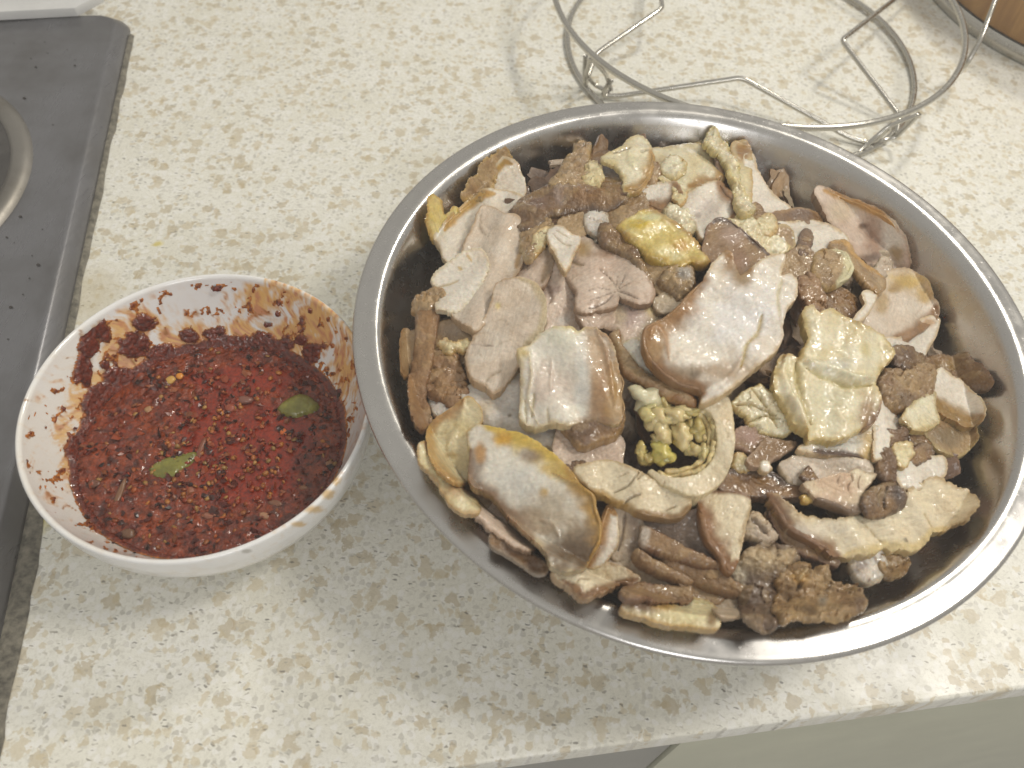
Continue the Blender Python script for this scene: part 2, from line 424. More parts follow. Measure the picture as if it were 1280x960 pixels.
wire('support_strut', bent(wp([(764, 112, .004), (757, 92, .024), (738, 72, .040), (733, 92, .02), (742, 105, .006), (762, 116, .003)]), .003), .0016)
wire('support_strut', bent(wp([(1075, 188, .003), (1110, 158, .022), (1150, 142, .03), (1120, 172, .008), (1095, 177, .004)]), .003), .0016)
wire('handle_wire', cr(np.array([at(1246, -4, .062), at(1236, 22, .055), at(1225, 50, .045), at(1208, 80, .030), at(1200, 90, .012)]), .003))
# drum of wood at the top right corner with a steel band
wc = at(1370, -10, 0)
wood = empty('wooden_block', (wc[0], wc[1], 0)); tag(wood, 'round brown wooden chopping block at the far right corner behind the rack', 'chopping block')
Rw = np.linalg.norm(at(1262, 70, 0)[:2]-wc[:2])
M, n, l, b = newmat('chopping_wood'); g = n.new('ShaderNodeTexCoord'); mp = n.new('ShaderNodeMapping'); mp.inputs['Scale'].default_value = (40, 40, 6); l.new(g.outputs['Object'], mp.inputs[0])
a = noise(n, l, mp.outputs[0], 2.5, 5, .6, 1.2); l.new(mixc(n, l, mapr(n, l, a.outputs[0], .3, .7, 0, 1), (.30, .15, .04), (.46, .26, .085)), b.inputs['Base Color']); b.inputs['Roughness'].default_value = .5
V, F = lathe([(.0001, .09), (Rw-.006, .09), (Rw-.001, .086), (Rw, .08), (Rw, .014), (Rw-.002, .012)], 120, wc[:2])
link('block_body', mesh('block_body', rel(V, wood), F), M, wood)
V, F = lathe([(Rw+.0008, .012), (Rw+.0035, .010), (Rw+.0045, .004), (Rw+.004, 0), (Rw-.01, 0.0005)], 120, wc[:2])
link('steel_foot', mesh('steel_foot', rel(V, wood), F), M_WIRE, wood)

# ------------------------------------------------------------------ steel basin
BC = np.array([.08907963, .26470889])
PR = [(0, .0045), (.085, .0045), (.100, .0055), (.109, .010), (.118, .0185), (.127, .031), (.137, .048), (.146, .0635), (.152, .0745), (.1555, .0815), (.1575, .0843)]
prof = [(r, z) for r, z in PR]+[(.1592, .0852), (.162, .0851), (.1665, .0845), (.1682, .0846), (.1695, .0842), (.1702, .0832), (.1700, .0818), (.1690, .0812), (.1678, .0818), (.1600, .0838), (.1568, .0825), (.153, .0735), (.147, .0625), (.138, .047), (.128, .030), (.119, .0170), (.110, .0080), (.100, .0030), (.092, .0015), (.090, .0), (.085, .0), (.084, .0020), (0, .0025)]
P2 = cr(np.array([p for p in prof]), .0035)
V, F = lathe([tuple(p) for p in P2], 200, (0, 0))
basin = link('steel_basin', mesh('steel_basin', V, F), M_BASIN, None, (BC[0], BC[1], 0))
tag(basin, 'wide stainless steel basin heaped with sliced braised meat', 'basin')
WR_r = np.array([p[0] for p in PR]); WR_z = np.array([p[1] for p in PR])
def wallz(r): return np.interp(r, WR_r, WR_z)
def pile(x, y):
    dx = x-BC[0]; dy = y-BC[1]; r = np.hypot(dx, dy)
    base = .0615+.030*(1-(r/.150)**2)
    base = base+.008*sst(.05, .14, dy)*sst(.10, -.06, dx) - .012*sst(.06, .14, dx)*sst(-.09, 0., dy)
    base = np.where(r < .150, base, 0)
    return np.maximum(base, wallz(r)+.0022)

# meat juices pooled under the slices and the deep part of the heap
rng = np.random.default_rng(3)
ns_ = 420; a_ = rng.uniform(0, 2*np.pi, ns_); rr_ = .150*np.sqrt(rng.uniform(0, 1, ns_))
seeds = np.c_[rr_*np.cos(a_), rr_*np.sin(a_)]; sh = rng.uniform(-.0035, .0045, ns_); st = rng.uniform(-.22, .22, (ns_, 2))
DP = [lin(h) for h in ('#9a8060', '#7d6146', '#a8927a', '#6b523e', '#b09c84', '#8a6a4c', '#9f8a72', '#705a4c')]
sc_ = rng.integers(0, len(DP), ns_)
g = np.linspace(-.150, .150, 210); gx, gy = np.meshgrid(g, g); 
X = gx.ravel()+.0006*rng.standard_normal(gx.size); Y = gy.ravel()+.0006*rng.standard_normal(gx.size)
wx = X+.003*vn(X*160, Y*160, 5); wy = Y+.003*vn(X*160, Y*160, 9)
D = (wx[:, None]-seeds[None, :, 0])**2+(wy[:, None]-seeds[None, :, 1])**2
own = D.argmin(1); d2 = np.partition(D, 1, 1); gap = np.sqrt(d2[:, 1])-np.sqrt(d2[:, 0])
Z = pile(X+BC[0], Y+BC[1])-.0058-.022*sst(.118, .140, np.hypot(X, Y))+sh[own]*.8+((X-seeds[own, 0])*st[own, 0]+(Y-seeds[own, 1])*st[own, 1])-.003*np.exp(-gap/.0012)+.0007*fbm(X*300, Y*300, 2)
rad = np.hypot(X, Y); ok = (rad < .1465) & (Z > wallz(rad)-.004)
idx = -np.ones(len(X), int); Cc = np.array(DP)[sc_[own]]*(1+.35*fbm(X*400, Y*400, 8))[:, None]
idx[ok] = np.arange(ok.sum()); n_ = 210
q = np.arange(n_*n_).reshape(n_, n_); q = np.stack([q[:-1, :-1], q[:-1, 1:], q[1:, 1:], q[1:, :-1]], -1).reshape(-1, 4); q = idx[q]; q = q[(q >= 0).all(1)]
me = mesh('meat_heap', np.c_[X, Y, Z][ok], q.tolist()); setcol(me, np.c_[Cc[ok], np.full(ok.sum(), .75)])
rq = np.random.default_rng(11); VV = [np.c_[X, Y, Z][ok]]; FF = q.tolist(); CV = [np.c_[Cc[ok], np.full(ok.sum(), .75)]]; base_n = int(ok.sum())
SH = ['#9a7a50', '#7d5c3a', '#b8a48c', '#6b4e34', '#c4b498', '#8a6a44', '#a88f74', '#5e4530', '#b59a68', '#7d5f48']
for i in range(330):
    rr0 = .134*math.sqrt(rq.uniform()); a0 = rq.uniform(0, 6.283); cx, cy = rr0*math.cos(a0), rr0*math.sin(a0)
    L_ = rq.uniform(.006, .014); B_ = rq.uniform(.0025, .007); th0 = rq.uniform(.0006, .0013); nu, nv = 12, 6
    u, v = np.meshgrid(np.linspace(-1, 1, nu), np.linspace(-1, 1, nv)); u = u.ravel(); v = v.ravel(); s0 = rq.uniform(0, 99)
    xx = L_*(u+.14*vn(v*2.3+s0, u*1.1+s0, i)); yy = B_*(v*np.sqrt(np.clip(1-.55*u*u, 0, 1))+.22*vn(u*3+s0, v+s0, i+7)); cur = rq.uniform(-.35, .5)
    zz = cur*L_*u*u*.5+.0007*vn(u*3+s0, v*3+s0, i+3)
    Rm = np.array(Matrix.Rotation(rq.uniform(0, 6.283), 3, 'Z') @ Matrix.Rotation(rq.normal(0, .35), 3, 'X') @ Matrix.Rotation(rq.normal(0, .28), 3, 'Y'))
    top = np.c_[xx, yy, zz+th0]@Rm.T; bot = np.c_[xx, yy, zz-th0]@Rm.T
    z0 = float(pile(np.array(cx+BC[0]), np.array(cy+BC[1])))+rq.uniform(-.004, .0025)
    W_ = np.r_[top, bot]+[cx, cy, z0]; lowest = wallz(np.hypot(W_[:, 0], W_[:, 1]))+.0006; W_[:, 2] = np.maximum(W_[:, 2], lowest); b0 = base_n; m0 = nu*nv
    gq = np.arange(m0).reshape(nv, nu); qa = np.stack([gq[:-1, :-1], gq[:-1, 1:], gq[1:, 1:], gq[1:, :-1]], -1).reshape(-1, 4)
    bdq = list(gq[0])+list(gq[1:, -1])+list(gq[-1, -2::-1])+list(gq[-2:0:-1, 0])
    FF += (qa+b0).tolist()+(qa[:, ::-1]+b0+m0).tolist()+[(b0+bdq[(k+1) % len(bdq)], b0+bdq[k], b0+m0+bdq[k], b0+m0+bdq[(k+1) % len(bdq)]) for k in range(len(bdq))]
    c_ = lin(SH[rq.integers(len(SH))])*(1+.25*fbm(u*2+s0, v*2+s0, i))[:, None]; ed_ = np.clip((np.maximum(np.abs(u), np.abs(v))-.6)/.4, 0, 1)[:, None]; c_ = c_*(1-.35*ed_)+lin('#7d5c36')*.35*ed_
    CV.append(np.c_[np.r_[c_, c_], np.full(2*m0, .8)]); VV.append(W_); base_n += 2*m0
me = mesh('meat_heap', np.concatenate(VV), FF); me.set_sharp_from_angle(angle=math.radians(50)); setcol(me, np.concatenate(CV))
o = link('meat_heap', me, M_RIND, None, (BC[0], BC[1], 0)); tag(o, 'dark jumble of chopped meat deep in the basin under the slices', 'meat', kind='stuff')
# ------------------------------------------------------------------ slices of meat
# every slice is traced as an outline, laid on the heap at its own height, given thickness, curl, a cut edge and its own colouring
STY = {  # base, mottle, cut-edge colour, edge width (px), wetness, material, fibre strength
 'lean':  ('#c9b8a4', '#d5c8b7', '#a88a62', 4, .55, M_LEAN, 1.0),
 'pink':  ('#c2ab98', '#cebba9', '#8c6e50', 4, .6, M_LEAN, 1.0),
 'breast': ('#d4c4a4', '#dccfb2', '#a08350', 5, .45, M_LEAN, .9),
 'white': ('#d9cfbf', '#e0d8ca', '#b79a66', 4, .65, M_FAT, .4),
 'fat':   ('#d4cec0', '#dad3c4', '#c0ac7c', 5, .85, M_FAT, .3),
 'cream': ('#d6caa6', '#cbbb8c', '#b08a44', 5, .75, M_FAT, .3),
 'ygreen': ('#d4c69e', '#ded6ba', '#b99f58', 6, .95, M_FAT, .3),
 'yellow': ('#cdb764', '#d8ca94', '#a87f30', 6, .95, M_FAT, .3),
 'tan':   ('#ad9168', '#947650', '#846238', 5, .9, M_RIND, .6),
 'brown': ('#87622f', '#6b4e34', '#553d28', 4, .9, M_RIND, .7),
 'rind':  ('#8a6742', '#9a764c', '#6b4a2c', 4, .9, M_RIND, .6),
 'red':   ('#836440', '#957650', '#6a4833', 4, .6, M_RIND, 1.0),
 'dark':  ('#66482a', '#86653a', '#543d2a', 4, .95, M_RIND, .6),
 'purple': ('#624c38', '#76604a', '#463428', 3, .75, M_RIND, .7),
 'grey':  ('#b5a388', '#bcab96', '#8f7a5c', 4, .55, M_LEAN, .6),
 'bluew': ('#cbc3b8', '#d4ccc2', '#b5a588', 5, .70, M_FAT, .2),
}
LSTEP = .0029
def segdist(Q, P):                                       # distance in px from points Q to the polyline P, and place along it
    best = np.full(len(Q), 1e9); tt = np.zeros(len(Q)); n = len(P)-1
    for i in range(n):
        a, b = P[i], P[i+1]; d = b-a; L = d@d+1e-9
        t = np.clip(((Q-a)@d)/L, 0, 1); e = np.hypot(*(Q-(a+t[:, None]*d)).T)
        k = e < best; best[k] = e[k]; tt[k] = (i+t[k])/n
    return best, tt
SLN = 0
def parse(s): return np.array([[float(v) for v in p.split(',')] for p in s.split()])
def S(name, label, lay, style, pts, th=.0036, jag=1.0, edge=None, ew=None, rim=(), spot=(), line=(), fib=None, tilt=(0, 0), dome=0, wav=.0007, bump=.00035, H=None, group='braised meat slices heaped in the basin', cat='meat', off=0, wet=None, round_=.00022, parent=None, mat=None, crump=1, curl=1, spacing=None, grow=None):
    global SLN; SLN += 1; sd = SLN*31
    b0, b1, e0, w0, wt, mt, fs = STY[style]
    if edge: e0 = edge
    if ew is not None: w0 = ew
    if wet is not None: wt = wet
    if mat: mt = mat
    th = min(th, .0056) if th < .012 else th
    P = parse(pts); Hf = H or pile
    ar0 = .5*abs(np.sum(P[:, 0]*np.roll(P[:, 1], -1)-P[:, 1]*np.roll(P[:, 0], -1)))
    if H is None and dome:
        if ar0 < 520: dome *= .35; jag *= 1.35; th = .0026
        elif name in ('fat_scrap', 'fat_slice'): dome *= .7
    o_ = lay*LSTEP+off
    c3 = hit(P.mean(0)[None], lambda x, y: Hf(x, y)+o_)[0]
    rt = random.Random(sd+1); hl = .00045*.5*max(np.ptp(P[:, 0]), np.ptp(P[:, 1])); ca_ = rt.uniform(0, math.pi); cu_ = 0 if (H or dome) else curl*rt.uniform(.2, .6)*min(.0042, hl*.16); wl_ = rt.uniform(.016, .028); wa_ = 0 if H else min(.0013, hl*.05); ph_ = rt.uniform(0, 6.28)
    tx_, ty_ = tilt; 
    if tilt == (0, 0) and H is None: tq = min(.20, .0022/max(hl, .004)); tx_, ty_ = rt.uniform(-tq, tq), rt.uniform(-tq, tq)
    def Ht(x, y):
        dx = x-c3[0]; dy = y-c3[1]; u = (dx*math.cos(ca_)+dy*math.sin(ca_))/hl; w = -dx*math.sin(ca_)+dy*math.cos(ca_)
        return Hf(x, y)+o_+np.clip(tx_*dx+ty_*dy, -.02, .03)+cu_*np.clip(u*u-.25, -.25, 1.4)+wa_*np.sin(w*6.283/wl_+ph_+u)
    ar = .5*abs(np.sum(P[:, 0]*np.roll(P[:, 1], -1)-P[:, 1]*np.roll(P[:, 0], -1)))
    sp = spacing or float(np.clip(math.sqrt(ar/1900), 1.35, 2.1))      # px
    gr = float(np.clip((6.6-lay)*1.9, 0, 7)) if H is None and grow is None else (grow or 0)
    O = cr(P, sp*.9, True)
    tn = np.roll(O, -1, 0)-np.roll(O, 1, 0); nn = np.c_[tn[:, 1], -tn[:, 0]]/(np.linalg.norm(tn, axis=1)[:, None]+1e-9)
    sgn = 1.0 if np.sum(O[:, 0]*np.roll(O[:, 1], -1)-O[:, 1]*np.roll(O[:, 0], -1)) > 0 else -1.0
    O = O+nn*(sgn*gr+jag*(.55*vn(O[:, 0]*.8, O[:, 1]*.8, sd+2)+.7*vn(O[:, 0]*.33, O[:, 1]*.33, sd)+.8*vn(O[:, 0]*.11, O[:, 1]*.11, sd+1)))[:, None]
    lo, hi = O.min(0), O.max(0)
    gx, gy = np.meshgrid(np.arange(lo[0], hi[0], sp), np.arange(lo[1], hi[1], sp*.87)); gx = gx+(np.arange(gx.shape[0]) % 2)[:, None]*sp*.5
    G = np.c_[gx.ravel(), gy.ravel()]+.2*sp*np.random.default_rng(sd).uniform(-1, 1, (gx.size, 2))
    # inside test
    x, y = G.T; ins = np.zeros(len(G), bool); A = O; B = np.roll(O, -1, 0)
    for (ax, ay), (bx, by) in zip(A, B):
        k = (ay > y) != (by > y)
        if k.any(): ins[k] ^= x[k] < (bx-ax)*(y[k]-ay)/(by-ay)+ax
    G = G[ins]
    if len(G):
        dm = np.full(len(G), 1e9)
        for i in range(0, len(O), 40): dm = np.minimum(dm, np.hypot(G[:, None, 0]-O[None, i:i+40, 0], G[:, None, 1]-O[None, i:i+40, 1]).min(1))
        G = G[dm > sp*.55]
    pv = [Vector(p) for p in np.r_[O, G]]
    rv, re_, rf, *_ = delaunay_2d_cdt(pv, [], [list(range(len(O)))], 1, 1e-5)
    Q = np.array([(v[0], v[1]) for v in rv]); Fs = np.array([tuple(f)[:3] for f in rf if len(f) == 3])
    a, b, c = Q[Fs[:, 0]], Q[Fs[:, 1]], Q[Fs[:, 2]]
    cross = (b[:, 0]-a[:, 0])*(c[:, 1]-a[:, 1])-(b[:, 1]-a[:, 1])*(c[:, 0]-a[:, 0])
    Fs = np.where((cross > 0)[:, None], Fs[:, ::-1], Fs)   # image y runs down: flip so the top faces up
    T = hit(Q, Ht)
    ed = {}
    for f in Fs:
        for i in range(3):
            e = (int(f[i]), int(f[(i+1) % 3])); ed[e] = 1
    bd = [e for e in ed if (e[1], e[0]) not in ed]
    bi = np.unique(np.array(bd).ravel())
    d = np.full(len(Q), 1e9)
    for i in range(0, len(bi), 60): d = np.minimum(d, np.hypot(T[:, None, 0]-T[None, bi[i:i+60], 0], T[:, None, 1]-T[None, bi[i:i+60], 1]).min(1))
    dpx = np.full(len(Q), 1e9)
    for i in range(0, len(bi), 60): dpx = np.minimum(dpx, np.hypot(Q[:, None, 0]-Q[None, bi[i:i+60], 0], Q[:, None, 1]-Q[None, bi[i:i+60], 1]).min(1))
    # colour
    C = np.empty((len(Q), 3)); m0 = fbm(Q[:, 0]*.045, Q[:, 1]*.045, sd+3, 3)
    k = np.clip(.5+1.1*m0, 0, 1)[:, None]; C = lin(b0)*(1-k)+lin(b1)*k
    wob = 1+.7*vn(Q[:, 0]*.09, Q[:, 1]*.09, sd+5)
    k = (1-sst(.2, 1.2, dpx/(w0*np.maximum(wob, .1)*.85+1e-6)))*.72
    C = C*(1-k[:, None])+lin(e0)*k[:, None]
    wetv = np.full(len(Q), wt); dz = np.zeros(len(Q))
    for (i0, i1, colr, wpx, *r) in rim:
        ids = [j % len(P) for j in range(i0, i1+1)]
        dd, tt = segdist(Q, P[ids]); taper = .45+.55*np.clip(np.minimum(tt, 1-tt)*6, 0, 1)
        k = 1-sst(.3, 1.4, dd/(wpx*taper*(.6+.5*wob)))
        C = C*(1-k[:, None])+lin(colr)*k[:, None]*(1+.12*vn(Q[:, 0]*.2, Q[:, 1]*.2, sd+6))[:, None]; wetv = wetv+(.8-wetv)*k
    for (sx_, sy_, rx, ry, colr, kk) in spot:
        dd = np.hypot((Q[:, 0]-sx_)/(1.22*rx), (Q[:, 1]-sy_)/(1.22*ry))+.5*fbm(Q[:, 0]*.07, Q[:, 1]*.08, sd+8)
        k = min(1, kk*1.05)*(1-sst(.25, 1.3, dd)); C = C*(1-k[:, None])+lin(colr)*k[:, None]
    for (ln, wpx, colr, dep) in line:
        dd, tt = segdist(Q, cr(parse(ln), 4)); tp = np.clip(np.minimum(tt, 1-tt)*5, .15, 1) if dep < 0 else np.clip(np.minimum(tt, 1-tt)*4, .3, 1)
        k = np.exp(-(dd/(wpx*tp*(1+.4*vn(Q[:, 0]*.15, Q[:, 1]*.15, sd+9))))**2)
        dz += dep*k
        if colr: C = C*(1-.8*k[:, None])+lin(colr)*.8*k[:, None]
    if style in ('lean', 'pink', 'breast', 'grey', 'white') and ar > 900:
        rc_ = random.Random(sd); fa_ = rc_.uniform(0, math.pi)
        for _ in range(int(min(9, ar/700))):
            p0 = Q[rc_.randrange(len(Q))]; L_ = rc_.uniform(6, 22); a_ = fa_+rc_.gauss(0, .3); pl = [p0]
            for _k in range(3): a_ += rc_.gauss(0, .35); pl.append(pl[-1]+L_/3*np.array([math.cos(a_), math.sin(a_)]))
            dd, tt = segdist(Q, np.array(pl)); k = np.exp(-(dd/(.9*np.clip(np.minimum(tt, 1-tt)*4, .2, 1)+.25))**2)*(1 if style != 'white' else .6)
            dz -= .00035*k; C = C*(1-.3*k[:, None])+C*np.array([.6, .5, .38])*.3*k[:, None]
    C = C*(1+.06*vn(Q[:, 0]*.4, Q[:, 1]*.4, sd+11))[:, None]
    # relief
    mm = T[:, :2]*1000
    z = T[:, 2]+.00022*(1-2*np.abs(fbm(mm[:, 0]*.5, mm[:, 1]*.5, sd+18, 3)))+wav*fbm(mm[:, 0]*.045, mm[:, 1]*.045, sd+12, 2)+bump*fbm(mm[:, 0]*.35, mm[:, 1]*.35, sd+13, 3)+dz
    if dome and crump:                                    # torn, faceted clumps
        rg_ = 1-2*np.abs(fbm(mm[:, 0]*.16, mm[:, 1]*.16, sd+17, 4)); wx_ = mm[:, 0]+1.3*vn(mm[:, 0]*.4, mm[:, 1]*.4, sd+31); wy_ = mm[:, 1]+1.3*vn(mm[:, 0]*.4, mm[:, 1]*.4, sd+32)
        cs_ = 5.0+300*dome; cq = .3 if name == 'rind_strip' else .45 if name in ('meat_chunk', 'rind_scrap') else .62 if mt is M_FAT else .7; hh_, f1, f2, ox, oy = cells(wx_/cs_, wy_/(cs_*.7), sd)
        z = z+cq*((.0004+.2*dome)*rg_+(hh_(1)-.5)*(.0008+.22*dome)+(ox*(hh_(2)-.5)+oy*(hh_(3)-.5))*(.0022+.36*dome)-(.0004+.06*dome)*np.exp(-(f2-f1)/.07))
        C = C*(1+cq*.36*(hh_(4)-.5))[:, None]; k = ((hh_(5) > .72)*.5*sst(0, .12, f2-f1))[:, None]; C = C*(1-k)+k*(.5*C+.5*lin('#b59a6c'))
    if dome: z = z+dome*(.45 if name in ('meat_chunk', 'rind_scrap') else .8)*np.clip(1-(1-np.clip(1.4*d/max(d.max(), 1e-6), 0, 1))**2, 0, 1)**.6-dome*.5
    rr = round_*(1+.3*vn(mm[:, 0]*.2, mm[:, 1]*.2, sd+14)); z = z-rr*(1-np.sqrt(np.clip(1-(1-np.clip(d/rr, 0, 1))**2, 0, 1)))
    Vt = np.c_[T[:, :2], z]
    # underside and cut edge
    n = len(Q); ob = np.array([Vt[:, 0].mean(), Vt[:, 1].mean(), 0]); ob[2] = Vt[:, 2].min()-th
    Vb = np.c_[T[:, :2], T[:, 2]-th]
    ctr = T[:, :2].mean(0)
    mid = Vt[bi].copy(); mid[:, 2] = .5*(Vt[bi, 2]+Vb[bi, 2]); dr = mid[:, :2]-ctr; dr /= np.linalg.norm(dr, axis=1)[:, None]+1e-9
    mid[:, :2] += dr*(.0001+.0004*vn(mm[bi, 0]*.5, mm[bi, 1]*.5, sd+15))[:, None]
    mp_ = {int(v): 2*n+i for i, v in enumerate(bi)}
    V = np.r_[Vt, Vb, mid]-ob
    F = [tuple(f) for f in Fs.tolist()]+[(f[2]+n, f[1]+n, f[0]+n) for f in Fs.tolist()]
    for (i, j) in bd: F.append((j, i, mp_[i], mp_[j])); F.append((mp_[j], mp_[i], i+n, j+n))
    ce = lin(e0)*np.ones((len(bi), 3)); 
    kk = .45; Cs = C[bi]*(1-kk)+ce*kk
    CC = np.r_[C, C*.8+.2*lin(e0), Cs*(1+.12*vn(mm[bi, 0]*.9, mm[bi, 1]*.9, sd+16))[:, None]]
    al = np.clip(np.r_[wetv, wetv*.8, wetv[bi]*.9], 0, 1)
    me = mesh(name, V, F); me.set_sharp_from_angle(angle=math.radians(52)); setcol(me, np.c_[np.clip(CC, .01, .95), al])
    # fibre direction
    ang = fib if fib is not None else random.uniform(0, 180); ca, sa = math.cos(math.radians(ang)), math.sin(math.radians(ang))
    W2 = np.r_[mm, mm, mm[bi]]; along = W2[:, 0]*ca+W2[:, 1]*sa; acr = -W2[:, 0]*sa+W2[:, 1]*ca
    fa = me.attributes.new('fib', 'FLOAT_VECTOR', 'POINT')
    fa.data.foreach_set('vector', np.c_[along*(.11+.5*(1-fs)), acr*1.25, np.full(len(W2), sd*.37)].astype(np.float32).ravel())
    ob_ = link(name, me, mt, parent, ob if parent is None else ob-np.array(parent.location))
    if parent is None:
        tag(ob_, label, cat, group)
    # rind strips wrapped round stretches of the cut edge
    for r in rim:
        if len(r) < 5 or not r[4]: continue
        i0, i1, colr, wpx, k_ = r[:5]
        ids = [j % len(P) for j in range(i0, i1+1)]
        L = cr(P[ids], 4); Lw = hit(L, Ht); m_ = len(L)
        hw = wpx*k_*.38*np.linalg.norm(hit(L[m_//2:m_//2+1]+[[1, 0]], Ht)[0]-Lw[m_//2])*(1+.25*vn(L[:, 0]*.12, L[:, 1]*.12, sd+21))
        tp = np.sqrt(np.clip(np.minimum(np.arange(m_), m_-1-np.arange(m_))/max(2, m_*.14), .08, 1)); hw = hw*tp
        hh = (th*.5+.0003)*tp**.5*(1+.15*vn(L[:, 0]*.1, L[:, 1]*.1, sd+22))
        seg = 12; V = []; F = []; Cr = []
        t3 = np.gradient(Lw, axis=0); t3 /= np.linalg.norm(t3, axis=1)[:, None]+1e-9
        for i in range(m_):
            sd_ = np.cross(t3[i], [0, 0, 1.]); sd_ /= np.linalg.norm(sd_)+1e-9
            c0 = Lw[i]-np.array([0, 0, th*.5-.0002])
            for q_ in range(seg):
                an = 2*math.pi*q_/seg; x_ = math.copysign(abs(math.cos(an))**.45, math.cos(an)); y_ = math.copysign(abs(math.sin(an))**.45, math.sin(an))
                jit = 1+.10*float(vn(np.array(i*.5), np.array(q_*.8+sd), 3))
                V.append(c0+sd_*hw[i]*x_*jit+np.array([0, 0, hh[i]*y_*jit]))
        for i in range(m_-1):
            for q_ in range(seg):
                l_ = (q_+1) % seg; F.append((i*seg+q_, i*seg+l_, (i+1)*seg+l_, (i+1)*seg+q_))
        F.append(tuple(range(seg))); F.append(tuple((m_-1)*seg+q_ for q_ in range(seg))[::-1])
        V = np.array(V); pv_ = V[:, :2]*1000
        Cc = lin(colr)*(1+.22*fbm(pv_[:, 0]*.25, pv_[:, 1]*.25, sd+23))[:, None]
        me2 = mesh('rind', V-ob if parent is None else V-ob, F); setcol(me2, np.c_[np.clip(Cc, .01, .9), np.full(len(V), .85)])
        fa = me2.attributes.new('fib', 'FLOAT_VECTOR', 'POINT'); fa.data.foreach_set('vector', (V*[300, 300, 900]).astype(np.float32).ravel())
        bm2 = bmesh.new(); bm2.from_mesh(me2); bmesh.ops.recalc_face_normals(bm2, faces=bm2.faces); bm2.to_mesh(me2); bm2.free()
        if parent is None: link('rind', me2, M_RIND, ob_)
    return ob_

# ---- upper left of the heap
S('meat_slice', 'pale trimmed slice with a yellow crust touching the upper left basin wall', 2, 'white', '607.8,239 612,224 622,212 631,202 640,205 645,215 650,228 650,239 646,249 627,247', rim=[(1, 4, '#b08d4e', 4)], fib=20)
S('fat_scrap', 'crumbly yellow crust along the top left edge of the pale trimmed slice', 2.6, 'tan', '584,242 588,230 599,222 605,207 616,198 624,196 631,190 632,200 622,209 613,224 606,238 598,243', jag=2.2, dome=.003, bump=.001, edge='#b89a5a')
S('meat_slice', 'long white slice under the pale trimmed one with a tan left edge', 3, 'white', '566,326 554,306 549,295 556,288 567,272 580,262 605,243 618,243 646,248 649,252 636,268 628,290 600,320', rim=[(3, 7, '#b9924c', 6, .7)], fib=60, line=[('592,282 577,310', 2, '#b3a08c', -.0006)])
S('fat_scrap', 'small frilly yellow fat scrap at the far left beside the white slices', 3.4, 'yellow', '539,277 540,249 547,250 551,268 560,272 569,264 562,284 552,297 544,293', jag=1.8, dome=.002, bump=.001)
S('meat_slice', 'long smooth pinkish slice running down beside the white jagged one', 4, 'lean', '604,261 616,264 630,271 643,272 654,284 652,311 645,335 627,363 611,390 597,409 588,404 574,396 568,388 574,350 583,308 597,280', fib=75, th=.006, line=[('603,262 599,282 604,292 612,297', 1.6, '#96846f', -.0006)], rim=[(4, 6, '#a8875a', 4)])
S('meat_slice', 'small white slice with a saw toothed right edge at the left of the heap', 5.2, 'white', '542,349 543,342 549,338 560,331 578,319 592,312 605,316 608,328 606,342 600,357 592,368 583,380 571,388 558,386 546,384 552,372 545,360', jag=1.8, line=[('545,358 562,355 575,350', 1.5, '#b39a6a', -.0005), ('583,318 590,328', 2, '#bf9f58', 0), ('572,334 578,338', 2, '#bf9f58', 0)], fib=10, edge='#cdbf9f')
S('meat_slice', 'large tongue shaped pinkish slice hanging over the left side of the heap', 5.6, 'lean', '620,357 631,350 650,347 668,353 677,364 682,382 681,400 677,414 664,427 652,440 648,456 634,477 625,487 616,492 607,481 597,476 588,467 583,449 588,431 601,408 612,386', th=.0062, fib=82, jag=1, rim=[(2, 9, '#bfae8c', 7)], line=[('605,481 613,471 628,463', 1.6, '#9d8a70', -.0005), ('588,431 618,433', 1, '#a29082', -.0003)], spot=[(622, 382, 3, 4, '#d9c890', .9)])
S('rind_strip', 'upright textured brown rind strip standing at the far left basin wall', 4.6, 'rind', '523,392 532,388 546,391 543,408 540,429 536,455 531,478 530,497 537,525 528,531 521,524 515,507 513,475 517,460 522,425', jag=1.1, dome=.002, bump=.0007, edge='#7a5836', wet=.55, th=.007)
S('rind_strip', 'narrow tan strip tucked behind the upright brown rind at the wall', 3.6, 'tan', '507,414 513,419 522,419 519,452 513,467 506,461 505,432', jag=.9)
S('fat_scrap', 'glossy tan knob capping the top of the upright brown rind strip', 5.2, 'tan', '515,386 519,374 530,366 543,359 553,362 555,375 545,384 541,392 528,394', dome=.005, bump=.0012, jag=1.5, edge='#a07c48')
S('meat_slice', 'tan grey slice lying behind the knobbly brown lump on the left', 3.2, 'tan', '540,425 545,410 566,404 590,408 594,414 592,428 584,440 575,450 552,438', jag=1, edge='#8c7350', spot=[(563, 412, 25, 8, '#97826a', .8)])
S('meat_chunk', 'knobbly glossy brown lump beside the upright rind strip', 4.4, 'rind', '538,441 552,435 568,439 575,455 581,470 582,490 567,506 553,495 540,490 535,476 535,456', dome=.007, bump=.0016, jag=1.5, wet=.9)
S('fat_scrap', 'row of yellow crumbs on top of the knobbly brown lump', 4.9, 'cream', '551,431 556,425 564,428 575,426 585,428 584,434 572,434 563,438 553,437', jag=2.2, dome=.002, bump=.0012)
S('fat_scrap', 'small white scrap peeping out below the knobbly brown lump', 3.7, 'bluew', '541,494 552,498 565,504 562,514 547,516 542,507', jag=1.5, dome=.002)
S('meat_slice', 'bluish white slice between the tongue shaped slice and the big pale belly slice', 3.5, 'bluew', '582,493 595,484 612,478 650,472 690,500 703,530 706,556 697,563 682,560 655,543 628,532 604,527 590,510', fib=10, spot=[(604, 512, 14, 9, '#b5a27c', .6), (637, 520, 3, 2.4, '#6f6044', .9)], rim=[(5, 8, '#b9aa88', 5)])
